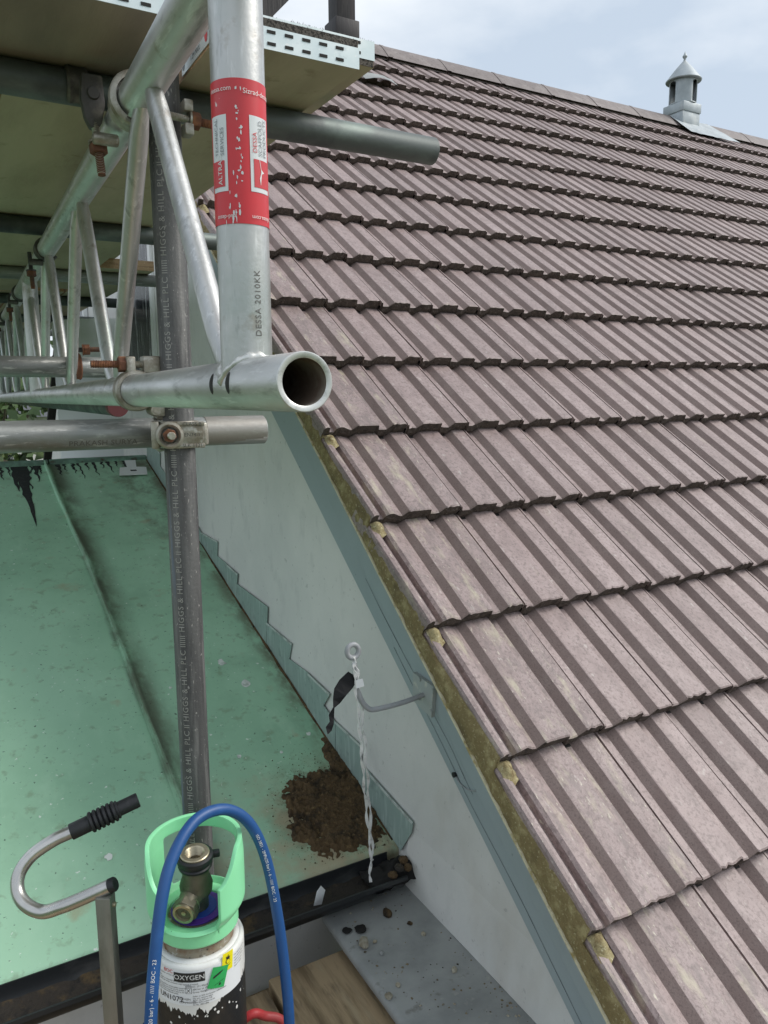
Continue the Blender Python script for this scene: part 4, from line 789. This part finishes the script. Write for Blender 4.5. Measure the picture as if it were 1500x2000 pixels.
# white T plate on the copper roof
tw = [(-.139,3.196),(-.003,3.188),(.012,3.275),(-.035,3.285),(-.02,3.372),(-.075,3.375),(-.080,3.288),(-.118,3.285)]
mb = MB().prism([V((x,y,copz(y)+.008)) for x,y in tw], (0,0,.004)); o = mb.build('white_bracket', 'white_paint', smooth=False); tag(o, 'white T-shaped plate lying at top of the copper roof', 'plate')
MB().prism([V((x,y,copz(y)+.0124)) for x,y in ((-.075,3.232),(-.045,3.231),(-.045,3.247),(-.075,3.248))], (0,0,.0004)).build('slot', 'slot', o, smooth=False)
# stones and mud on the ledge
rs = random.Random(21)
def pebble(x, y, z, r, label, mname='pebble', flat=.6):
    bm = bmesh.new(); bmesh.ops.create_icosphere(bm, subdivisions=2, radius=1); sx,sy = rs.uniform(.75,1.15), rs.uniform(.8,1.3); sd_ = rs.random()*50; a = rs.random()*6
    for v in bm.verts:
        k = 1+.35*noise.noise(v.co*1.3+V((sd_,0,0))); q = V((v.co.x*sx*r*k, v.co.y*sy*r*k, v.co.z*flat*r*k)); v.co = Matrix.Rotation(a,3,'Z') @ q
    me = bpy.data.meshes.new('stone'); bm.to_mesh(me); bm.free(); me.materials.append(MATS[mname]); me.shade_smooth(); me.set_sharp_from_angle(angle=radians(28))
    o = bpy.data.objects.new('stone', me); col.objects.link(o); zmin = min(v.co.z for v in me.vertices); o.location = (x,y,z-zmin*.85); return tag(o, label, 'stone')
LZ = -.3995
pebble(-.156,.603,LZ,.0155,'large pale stone on the lead ledge'); pebble(-.058,.666,LZ,.0125,'brown stone near the gutter end on the lead ledge','muck'); pebble(-.129,.601,LZ,.0055,'small pale stone beside the large stone on ledge'); pebble(-.134,.561,LZ,.0065,'dull stone just below the large stone on ledge','lead')
pebble(-.020,.565,LZ,.0075,'small stone close to wall foot on upper ledge'); pebble(-.028,.612,LZ,.006,'little brown stone by the wall foot','muck'); pebble(-.182,.446,LZ,.010,'flat pale stone at the outer edge of ledge',flat=.35); pebble(-.022,.437,LZ,.0075,'lone stone near the wall lower on the ledge'); pebble(-.150,.462,LZ,.006,'pair-sized brown stone beside flat pale stone on ledge')
gr = MB(); 
for _ in range(520):
    x,y = (rs.uniform(-.185,.035) if rs.random() < .6 else .036-abs(rs.gauss(0,.022))), rs.uniform(-.1,.74)
    if noise.noise(V((x*9,y*6,3))) < -.02 and rs.random() < .8: continue
    r0 = rs.choice((.0010,.0013,.0018,.0022,.0036)); c = V((x,y,LZ+.0006)); a = rs.random()*6
    gr.add([c+V((r0*cos(a+q*1.57)*rs.uniform(.6,1.3),r0*sin(a+q*1.57)*rs.uniform(.6,1.3),0)) for q in range(4)]+[c+V((0,0,r0*.8))], [(0,1,4),(1,2,4),(2,3,4),(3,0,4)])
o = gr.build('ledge_grit', 'crumbs', None, smooth=False, recalc=False); o['kind'] = 'stuff'; tag(o, 'loose grit scattered over the grey lead ledge', 'grit')
for x,y,r_,lb in ((-.138,.652,.018,'wet black mud lump on the lead ledge'),(-.168,.664,.012,'smaller black mud blob beside the mud lump')):
    pebble(x,y,LZ,r_,lb,'mud',.25)

# ================================================================== oxygen cylinder
CX, CYc = -.6055, .312; PT = PZ+.042; RC = .070
cyl = thing('oxygen_cylinder', 'black oxygen cylinder with white shoulder and green valve guard', 'gas cylinder', (CX,CYc,PT))
cv = V((CX,CYc,0)); azc = atan2(CAM.y-CYc, CAM.x-CX)      # direction to the viewer; text grows to the right = anticlockwise seen from above
zsh = -.0055                                             # top of the straight wall
bodyp = [(0,PT+.004),(.05,PT+.004),(.066,PT+.016),(RC,PT+.03)]+[(RC,PT+.03+(zsh-.075-PT-.03)*k/10) for k in range(1,11)]
MB().lathe(bodyp, cv, seg=72).build('body', 'cyl_black', cyl)
# white painted shoulder with a ragged, chipped lower edge over the black
wh = MB(); seg = 240; rowsz = []
def chip(a):
    return .012*noise.noise(V((cos(a)*5,sin(a)*5,1)))+.010*noise.noise(V((cos(a)*17,sin(a)*17,2)))+.006*noise.noise(V((cos(a)*50,sin(a)*50,3)))
pts = []
prof_s = [(RC+.0003,None),(RC+.0003,zsh-.02),(RC+.0003,zsh+.001),(RC-.0012,zsh+.0045),(RC-.0040,zsh+.0066),(RC-.0060,zsh+.0066),(RC-.0072,zsh+.0062),(RC-.0082,zsh+.0078),(RC-.0105,zsh+.0090),(.0565,zsh+.0090),(.0540,zsh+.0080),(.0530,zsh+.0060)]
for r_,z in prof_s:
    for k in range(seg):
        a = 2*pi*k/seg; rel = (a-azc+pi) % (2*pi)-pi; zz_ = z if z is not None else zsh-.070+chip(a)-.012*(1 if rel > .55 else 0)*noise.noise(V((a*3,1,1)))+.02*max(0,min(1,(rel-.2)/.5))-.0*rel
        pts.append(V((CX+cos(a)*r_, CYc+sin(a)*r_, zz_)))
wh.grid(pts, seg, len(prof_s), True); wh.build('white_shoulder', 'cyl_white', cyl, angle=50, recalc=False)
MB().lathe([(RC,zsh-.076),(RC,zsh-.002),(.054,zsh+.004)], cv, seg=72).build('shoulder_core', 'cyl_black', cyl)
fl_ = MB(); rf = random.Random(8)            # flakes of white left on the black
for _ in range(20):
    a = azc+rf.uniform(-1.0,1.2); z = zsh-.072-abs(rf.gauss(0,.014)); r0 = rf.uniform(.0006,.0032); k = rf.randint(5,7)
    fl_.add([V((CX+cos(a+cos(q*2*pi/k)*r0*rf.uniform(.5,1.2)/RC)*(RC+.0004), CYc+sin(a+cos(q*2*pi/k)*r0*rf.uniform(.5,1.2)/RC)*(RC+.0004), z+sin(q*2*pi/k)*r0*rf.uniform(.5,1.4))) for q in range(k)], [tuple(range(k))])
fl_.build('paint_flakes', 'cyl_white', cyl, smooth=False, recalc=False)
def patch_round(a0, a1, z0f, z1f, r, na=30, nz=3):
    pts = []
    for j in range(nz+1):
        for i in range(na+1):
            a = a0+(a1-a0)*i/na; za, zb = z0f(a), z1f(a); pts.append(V((CX+cos(a)*r, CYc+sin(a)*r, za+(zb-za)*j/nz)))
    return MB().grid(pts, na+1, nz+1)
lz1 = lambda a: zsh+.0005; lz0 = lambda a: zsh-.058
lab = patch_round(azc-1.15, azc+1.02, lz0, lz1, RC+.0007, 48, 4).build('label', 'cyl_label', cyl)
RL = RC+.0011
def ltext(body, size, a, z, mname='ink_black', align='LEFT', r=RL+.0003, space=1.0):
    vs_,fs_ = text_geo(body, size, align, space); MB().add([V((CX+cos(azc+a+p.x/RC)*r, CYc+sin(azc+a+p.x/RC)*r, z+p.y)) for p in vs_], fs_).build('lettering', mname, lab, smooth=False, recalc=False)
patch_round(azc-.58, azc+.09, lambda a: zsh-.0185, lambda a: zsh-.003, RL, 20, 1).build('black_panel', 'ink_black', lab)
ltext('OXYGEN', .0112, -.245, zsh-.0108, 'ink_white', 'CENTER', RL+.0005, 1.0)
ltext('BOC', .0082, -.84, zsh-.0035, 'ink_red'); ltext('A member of The Linde Group', .0034, -1.0, zsh-.0095)
for i,tx in enumerate(('Danger','May cause or intensify fire. Oxidiser.','Contains gas under pressure; may explode if heated.','','Keep away from combustible materials.','Keep valves free from oil and grease.','In case of fire: stop leak if safe to do so.','Store in well-ventilated place.')):
    if tx: ltext(tx, .0033, -1.05, zsh-.0150-.0034*i)
ltext('UN1072', .0125, -1.0, zsh-.0480, 'ink_black'); ltext('OXYGEN,', .0042, -.48, zsh-.0470); ltext('COMPRESSED', .0042, -.48, zsh-.0525)
patch_round(azc-.325, azc-.20, lambda a: zsh-.0375, lambda a: zsh-.0238, RL, 6, 1).build('size_box', 'ink_black', lab); patch_round(azc-.317, azc-.208, lambda a: zsh-.0367, lambda a: zsh-.0246, RL+.0003, 6, 1).build('size_box_face', 'cyl_label', lab)
ltext('SIZE', .0040, -.263, zsh-.0270, 'ink_black', 'CENTER', RL+.0006); ltext('X', .0085, -.263, zsh-.0325, 'ink_black', 'CENTER', RL+.0006)
for i,tx in enumerate(('EC 231-956-9','200 bar at 15\u00b0C','Gross Weight 14.0kg')): ltext(tx, .0040, -.18, zsh-.0258-.0048*i)
for i,tx in enumerate(('Refer to SDS for further information.','Do not remove label.','BOC, Guildford, UK','www.BOConline.co.uk','PI No. 1801-006')): ltext(tx, .0034, -.18, zsh-.0422-.0036*i)
for i,tx in enumerate(('Gas cylinders must be','used upright. Ensure','regulator is suited.','Do not use oil.','Return empty.')): ltext(tx, .0033, .80, zsh-.002-.0048*i)
def diamond(a, z, w, h, rot, mname, r):
    pts = [(-w,-h),(w,-h),(w,h),(-w,h)]; n = 8; edge = []
    for i in range(4):
        for k in range(n): edge.append((pts[i][0]+(pts[(i+1)%4][0]-pts[i][0])*k/n, pts[i][1]+(pts[(i+1)%4][1]-pts[i][1])*k/n))
    c,s_ = cos(rot),sin(rot); f = lambda x,y: V((CX+cos(azc+a+(x*c-y*s_)/RC)*r, CYc+sin(azc+a+(x*c-y*s_)/RC)*r, z+x*s_+y*c))
    g_ = 6; P = [f(-w+2*w*i/g_, -h+2*h*j/g_) for j in range(g_+1) for i in range(g_+1)]
    return MB().grid(P, g_+1, g_+1).build('hazard_diamond', mname, lab, smooth=False), f
dy_, fy = diamond(.61, zsh-.003, .0098, .0150, -.10, 'hazard_yellow', RL+.0006)
dg_, fg = diamond(.37, zsh-.0205, .0132, .0168, -.30, 'hazard_green', RL+.0012)
def sub(f, poly, mname, par, dr=.0006):
    c = V((CX,CYc,0)); vs_ = []
    for x,y in poly:
        p = f(x,y); d = V((p.x-CX,p.y-CYc,0)).normalized(); vs_.append(p+d*dr)
    MB().add(vs_, [tuple(range(len(vs_)))]).build('symbol', mname, par, smooth=False, recalc=False)
sub(fg, [(-.0090,.0005),(-.0075,-.0010),(.0010,.0062),(.0030,.0090),(.0046,.0102),(.0038,.0114),(.0022,.0102),(-.0008,.0086),(-.0086,.0022)], 'ink_black', dg_)
sub(fg, [(-.0035,-.0115),(.0095,-.0030),(.0097,-.0036),(-.0033,-.0121)], 'ink_black', dg_); sub(fg, [(.0035,-.0120),(.0060,-.0120),(.0060,-.0085),(.0035,-.0085)], 'ink_black', dg_)
sub(fy, [(.004*cos(k*pi/6), .0005+.004*sin(k*pi/6)) for k in range(12)], 'ink_black', dy_); sub(fy, [(.0031*cos(k*pi/6), .0005+.0031*sin(k*pi/6)) for k in range(12)], 'hazard_yellow', dy_, .0009)
sub(fy, [(-.003,.0042),(.003,.0042),(.0035,.008),(.001,.0065),(.0005,.0115),(-.0015,.0075),(-.004,.009)], 'ink_black', dy_); sub(fy, [(-.005,-.011),(.005,-.0045),(.0053,-.0051),(-.0047,-.0116)], 'ink_black', dy_)
# neck, guard, valve
MB().lathe([(.0535,zsh+.002),(.0545,zsh+.006),(.0550,zsh+.018),(.0530,zsh+.026),(.044,zsh+.030)], cv, seg=48).build('neck_ring', 'neck', cyl)
gz = .0325
gd = MB(); ga, gn = 120, 34; Hh = .166-gz
def grad(t, a):                                          # radius of the guard shell
    r = .0575 if t < .06 else (.0575+.020*min(1,(t-.06)/.20)**.75 if t < .26 else .0775)
    return r*(1+.035*cos(2*a))*(1-.03*max(0,(t-.8)/.2))
def top_of(rel):
    x = abs(rel)
    if x < .62: return .12
    if x < 1.35: s_ = (x-.62)/.73; return .64+.36*(s_*s_*(3-2*s_))
    return 1.0
def front_of(t):                                         # half width of the front opening at height t
    return .62 if t > .22 else .62*((t-.12)/.10)**.5 if t > .12 else 0
gidx = []; ts = [i/gn for i in range(gn+1)]
for t in ts:
    for k in range(ga):
        a = 2*pi*k/ga; rel = (a+pi) % (2*pi)-pi; tt = t*top_of(rel) if t > .12 and abs(rel) > .60 else t; tt = min(tt, top_of(rel)) if abs(rel) > .6 else min(t,.12)
        r = grad(tt, a); gd.v.append(V((CX+cos(azc+a)*r, CYc+sin(azc+a)*r, gz+tt*Hh)))
for j in range(gn):
    for k in range(ga):
        rel = ((k+.5)/ga*2*pi+pi) % (2*pi)-pi; t = (j+.5)/gn
        if abs(rel) < .63 and t > .12: continue
        back = abs(abs(rel)-pi)
        if back < .95-.25*max(0,(.30-t)/.18) and .17 < t < .83: continue
        a = j*ga+k; b = j*ga+(k+1) % ga; gd.f.append((a,b,b+ga,a+ga)); gd.m.append(0)
for q in gd.v: q.xy = (Matrix.Rotation(-.20, 2) @ (q.xy-V((CX,CYc)))) + V((CX,CYc))
go = gd.build('valve_guard', 'guard', cyl, angle=80, recalc=False)
bm = bmesh.new(); bm.from_mesh(go.data); bmesh.ops.remove_doubles(bm, verts=bm.verts, dist=1e-5); bmesh.ops.delete(bm, geom=[v for v in bm.verts if not v.link_faces], context='VERTS'); bmesh.ops.recalc_face_normals(bm, faces=bm.faces); bm.to_mesh(go.data); bm.free()
md = go.modifiers.new('smooth','SMOOTH'); md.factor = .5; md.iterations = 3
md = go.modifiers.new('solid','SOLIDIFY'); md.thickness = .0065; md.offset = -1
md = go.modifiers.new('bevel','BEVEL'); md.width = .0016; md.segments = 2; md.limit_method = 'ANGLE'; md.angle_limit = radians(50)
MB().lathe([(.060,gz-.010),(.063,gz-.006),(.063,gz+.014),(.060,gz+.018),(.052,gz+.018),(.046,gz+.015),(.044,gz+.010)], cv, seg=60).build('guard_collar', 'guard', cyl, angle=35)
MB().lathe([(.046,gz+.010),(.020,gz+.013),(0,gz+.013)], cv, seg=40).build('neck_dome', 'neck', cyl)
MB().lathe([(.0405,gz+.0145),(.0405,gz+.0165),(.027,gz+.0175)], cv, seg=40).build('purple_disc', 'disc_purple', cyl); MB().lathe([(.030,gz+.0165),(.030,gz+.0185),(.010,gz+.019)], cv, seg=40).build('blue_disc', 'disc_blue', cyl)
tov = V((cos(azc),sin(azc),0)); rgt = V((-sin(azc),cos(azc),0))
vb = cv+V((0,0,gz+.018)); topv = on_y(382,1668,CYc)
vt = V((CX,CYc,.138))-rgt*.0+tov*.004
vl = MB().tube([vb-V((0,0,.004)), vb+V((0,0,.018)), vb+V((0,0,.030))+tov*.001, vt-V((0,0,.045)), vt-V((0,0,.030)), vt-V((0,0,.012))], .02, 24, radii=[.018,.018,.0245,.0255,.0205,.0205]); valve = vl.build('valve', 'bronze', cyl, angle=40)
MB().tube([vb+V((0,0,.036))+rgt*.006, vb+V((0,0,.028))-rgt*.010+tov*.018, vb+V((0,0,.024))-rgt*.015+tov*.031], .0145, 20, radii=[.020,.0175,.0165]).build('side_branch', 'bronze', valve, angle=40)
od = (-rgt*.012+tov*.026+V((0,0,-.004))).normalized(); oc = vb+V((0,0,.022))-rgt*.017+tov*.034
mb = MB(); hexnut(mb, oc, od, .0205, .014); mb.build('outlet_nut', 'bronze', valve, smooth=False, bevel=.0012)
MB().lathe([(.0182,-.010),(.0182,-.007)], oc, od, 28).build('gold_ring', 'brass', valve)
MB().lathe([(.0165,.006),(.0165,.011),(.0125,.011),(.0115,.005),(.0035,.003),(.0035,.009),(0,.009)], oc, od, 28).build('outlet_rim', 'brass', valve, angle=30)
axv = (V((0,0,1))+tov*.10).normalized()
MB().lathe([(.0195,-.016),(.0255,-.015),(.0265,-.011),(.0245,-.009),(.0265,-.006),(.0285,-.001),(.0275,.004),(.0235,.006),(.0215,.005)], vt, axv, 36).build('rubber_collar', 'rubber', valve, angle=35)
MB().obox(vt+rgt*.031-tov*.004+V((0,0,-.002)), rgt*.007, tov*.006, V((0,0,.0045))).build('collar_tab', 'rubber', valve, bevel=.002)
thr = [(.0225,.003),(.0225,.0075),(.0210,.0085),(.0150,.0085)]
for i in range(6): thr += [(.0128,.0065-.0028*i),(.0142,.0052-.0028*i)]
thr += [(.0125,-.012),(0,-.012)]
MB().lathe(thr, vt, axv, 36).build('threaded_socket', 'brass', valve, angle=30)
# blue hose over the guard, red hose on the platform
hpx = [(292,2040,1.055),(294,2000,1.055),(300,1900,1.06),(317,1750,1.08),(343,1662,1.11),(385,1600,1.15),(440,1581,1.19),(487,1608,1.22),(520,1680,1.24),(544,1800,1.25),(559,1920,1.255),(565,2000,1.26)]
hp_ = [at_depth(*p) for p in hpx]
hose_pts = [V((-.80,.05,PT+.010)), V((-.76,.10,PT+.06)), V((-.722,.155,-.32))]+hp_+[V((-.479,.25,-.36)), V((-.47,.22,PT+.10)), V((-.42,.12,PT+.009)), V((-.36,-.10,PT+.009))]
hpath = spline(hose_pts, 10); hose = thing('blue_hose', 'blue rubber gas hose looped over the green valve guard', 'hose', hose_pts[0])
MB().tube(hpath, .0088, 20).build('hose', 'hose_blue', hose)
def hose_text(body, size, i0, flip, ang):
    vs_,fs_ = text_geo(body, size, 'LEFT', 1.05); P = hpath; acc = [0]
    for k in range(1,len(P)): acc.append(acc[-1]+(P[k]-P[k-1]).length)
    s0 = acc[i0]; outv = []
    for v in vs_:
        s_ = s0+v.x*flip; k = 0
        while k < len(acc)-2 and acc[k+1] < s_: k += 1
        f = (s_-acc[k])/(acc[k+1]-acc[k]); c = P[k].lerp(P[k+1], f); t = (P[k+1]-P[k]).normalized(); tv = (CAM-c); tv = (tv-t*tv.dot(t)).normalized(); sd_ = tv.cross(t)*(-flip); y = v.y/.0088+ang
        outv.append(c+(tv*cos(y)+sd_*sin(y)*-1)*.0092)
    MB().add(outv, fs_).build('lettering', 'ink_white', hose, smooth=False, recalc=False)
hose_text('Pa(20 bar) - 6 - ///// BOC - 23', .0072, 37, 1, .0)
hose_text('ISO 3821 - 2MPa(20 bar) - 6 - ///// BOC - 23', .0064, 103, 1, .0)
rp_ = spline([V((-.66,.42,PT+.02)), V((-.60,.415,-.35)), at_depth(478,1990,1.36), at_depth(520,1985,1.38), at_depth(556,2000,1.39), V((-.425,.35,-.36)), V((-.41,.33,PT+.10)), V((-.40,.25,PT+.009)), V((-.45,.05,PT+.009))], 10)
tag(MB().tube(rp_, .0078, 18).build('red_hose', 'hose_red'), 'red rubber gas hose curling behind the oxygen cylinder', 'hose')
# trolley
tr = thing('cylinder_trolley', 'steel cylinder trolley with bent handle and black rubber grip', 'trolley', (-.733,.372,PT))
hpts = [at_depth(x,y,d) for x,y,d in ((222,1727,1.2),(160,1755,1.2),(120,1771,1.2),(84,1781,1.205),(52,1768,1.21),(35,1742,1.22),(37,1707,1.23),(62,1671,1.24),(105,1641,1.25),(139,1625,1.26),(200,1597,1.275))]
MB().tube(spline(hpts, 8), .0105, 24).build('handle', 'chrome', tr)
ga_, gb_ = at_depth(138,1625.5,1.2595), at_depth(270,1562,1.30); gdv = gb_-ga_; Lg = gdv.length; prof = [(0,0),(.0128,0),(.0133,.001),(.0133,Lg*.27)]
for i in range(6):
    s_ = Lg*(.28+.40*i/6); prof += [(.0150,s_),(.0172,s_+Lg*.012),(.0172,s_+Lg*.044),(.0142,s_+Lg*.054)]
prof += [(.0150,Lg*.685),(.0150,Lg*.70),(.0122,Lg*.71),(.0122,Lg*.992),(.0112,Lg),(0,Lg)]
MB().lathe(prof, ga_, gdv, 28).build('grip', 'rubber', tr, angle=30)
cp0 = at_depth(214,1731,1.2); cpd = (at_depth(222,1727,1.2)-at_depth(160,1755,1.2)).normalized(); MB().lathe([(0,.0065),(.0095,.006),(.0112,.0035),(.0112,-.004),(.0105,-.004)], at_depth(219,1728.5,1.2), cpd, 24).build('end_cap', 'rubber', tr)
pt_ = at_depth(205,1746,1.2); fx = V((RIGHT.x,RIGHT.y,0)).normalized(); fy_ = V((-fx.y,fx.x,0)); hz = (pt_.z-PT)/2
MB().obox((pt_.x,pt_.y,PT+hz), fx*.0118, fy_*.0118, V((0,0,hz))).build('post', 'raw_steel', tr, bevel=.0018)
MB().lathe([(0,0),(.004,0),(.004,.004),(0,.005)], V((pt_.x,pt_.y,pt_.z-.018))+fx*.0118, fx, 10).build('rivet', 'brass', tr)
MB().obox((pt_.x+.03,pt_.y-.01,PT+.002), fx*.06, fy_*.05, V((0,0,.0019))).build('foot_plate', 'raw_steel', tr, smooth=False)

# ================================================================== background trees and a far house
def tree(label, x, y, h, cr, mname, seed, n=2600, leaf=.22):
    t = thing('tree', label, 'tree', (x,y,GZ), 'trees beyond the scaffold'); r0 = random.Random(seed)
    mb = MB().tube([V((x,y,GZ)), V((x+.1,y,GZ+h*.3)), V((x-.05,y+.1,GZ+h*.65)), V((x,y,GZ+h*.9))], .2, 10, radii=[.28,.2,.12,.03])
    for i in range(6):
        a = r0.random()*6.28; z = GZ+h*r0.uniform(.3,.6); mb.tube([V((x,y,z)), V((x+cos(a)*cr*.4,y+sin(a)*cr*.4,z+h*.12)), V((x+cos(a)*cr*.75,y+sin(a)*cr*.75,z+h*.22))], .08, 6, radii=[.09,.06,.015])
    mb.build('trunk', 'bark', t)
    lv = MB(); cl = [(V((r0.gauss(0,.45)*cr, r0.gauss(0,.45)*cr, h*(.62+r0.gauss(0,.17)))), cr*r0.uniform(.22,.42)) for _ in range(26)]
    for _ in range(n):
        c,rr_ = r0.choice(cl); d = V((r0.gauss(0,1),r0.gauss(0,1),r0.gauss(0,1))).normalized()*rr_*r0.random()**.4; p = V((x,y,GZ))+c+d; a = V((r0.gauss(0,1),r0.gauss(0,1),r0.gauss(0,1))).normalized(); b = a.orthogonal().normalized(); s_ = leaf*r0.uniform(.6,1.3)
        lv.add([p-a*s_, p+b*s_*.5, p+a*s_, p-b*s_*.5], [(0,1,2,3)])
    lv.build('crown', mname, t, smooth=False, recalc=False)
tree('yellow green leafy tree beyond the copper roof ridge', -2.2, 13, 5.3, 1.8, 'leaf_a', 1, 3200, .14)
tree('dark green tree behind the scaffold tubes', -5.2, 17, 7.5, 2.6, 'leaf_b', 2); tree('broad green tree left of the dark tree', -9.5, 19, 7.2, 3.0, 'leaf_a', 3); tree('tall dark tree beside the far pale house', .6, 26, 8.4, 2.6, 'leaf_b', 4); tree('low bushy tree in front of the far pale house', -1.2, 19, 5.2, 2.0, 'leaf_b', 5)
fh = thing('far_house', 'pale house with slate roof far beyond the scaffold', 'house', (-2.5,32,GZ))
MB().box((-9,32,GZ), (3,40,-.2)).build('wall', 'render', fh, smooth=False)
MB().prism([V((-9.4,31.6,-.2)), V((-9.4,40.4,-.2)), V((-9.4,36,2.6))], (12.8,0,0)).build('roof', 'slate', fh, smooth=False)
for x in (-7.5,-4.5,-1.5,1): 
    wn = MB().box((x-.5,31.95,-2.6), (x+.5,31.99,-1.0)).build('window', 'glass_dark', fh, smooth=False); MB().box((x-.58,31.93,-2.75), (x+.58,31.949,-2.61)).build('sill', 'white_paint', wn, smooth=False)

# ------------------------------------------------------------------ stains on the copper that have a place of their own
def copper_stains():
    mt = MATS['copper']; t = mt.node_tree; N = t.nodes.new; L = t.links.new
    b = [n for n in t.nodes if n.type == 'BSDF_PRINCIPLED'][0]; src = b.inputs['Base Color'].links[0].from_socket
    tc = N('ShaderNodeTexCoord'); sp = N('ShaderNodeSeparateXYZ'); L(tc.outputs['Object'], sp.inputs[0])   # object origin: (-1, 2, GZ)
    def rng(sock, a, b_, c=0, d=1, smooth=True):
        m = N('ShaderNodeMapRange'); m.interpolation_type = 'SMOOTHSTEP' if smooth else 'LINEAR'; L(sock, m.inputs['Value'])
        for k,v in zip(('From Min','From Max','To Min','To Max'), (a,b_,c,d)): m.inputs[k].default_value = v
        return m.outputs[0]
    def mul(a, b_):
        m = N('ShaderNodeMath'); m.operation = 'MULTIPLY'; L(a, m.inputs[0]); L(b_, m.inputs[1]); return m.outputs[0]
    def nz(scale, st=(1,1,1)):
        mp = N('ShaderNodeMapping'); mp.inputs['Scale'].default_value = st; L(tc.outputs['Object'], mp.inputs['Vector']); n = N('ShaderNodeTexNoise'); n.inputs['Scale'].default_value = scale; n.inputs['Detail'].default_value = 7; n.inputs['Roughness'].default_value = .65; L(mp.outputs[0], n.inputs['Vector']); return n.outputs['Fac']
    X, Y = sp.outputs['X'], sp.outputs['Y']
    wobn = nz(2.2, (0,1,0)); ad = N('ShaderNodeMath'); ad.operation = 'MULTIPLY_ADD'; L(wobn, ad.inputs[0]); ad.inputs[1].default_value = .05; L(X, ad.inputs[2]); XX = ad.outputs[0]
    seam = mul(mul(rng(XX, .575, .596), rng(XX, .60, .70, 1, 0)), rng(nz(9, (1,.3,1)), .26, .58))
    corner = mul(mul(rng(X, .66, 1.0), rng(Y, -.3, 1.2)), rng(nz(7, (1,.6,1)), .42, .62))
    tan = mul(mul(rng(X, .35, .9), rng(Y, -.75, -1.12)), rng(nz(6), .36, .60))
    rim = mul(rng(X, .96, 1.045), rng(nz(14, (1,.5,1)), .38, .62))
    dx = N('ShaderNodeVectorMath'); dx.operation = 'DISTANCE'; L(tc.outputs['Object'], dx.inputs[0]); dx.inputs[1].default_value = (.955,-1.04,-GZ-.27)
    heap = mul(rng(dx.outputs['Value'], .24, .10), rng(nz(16), .36, .58))
    cur = src
    for f, c, amt in ((heap,(.12,.085,.04),.85), (seam,(.085,.085,.055),.85), (corner,(.10,.075,.045),.8), (tan,(.42,.34,.22),.85), (rim,(.13,.10,.06),.8)):
        a = N('ShaderNodeMath'); a.operation = 'MULTIPLY'; L(f, a.inputs[0]); a.inputs[1].default_value = amt
        m = N('ShaderNodeMix'); m.data_type = 'RGBA'; L(a.outputs[0], m.inputs['Factor']); L(cur, m.inputs['A']); m.inputs['B'].default_value = (*c,1); cur = m.outputs['Result']
    L(cur, b.inputs['Base Color'])
copper_stains()
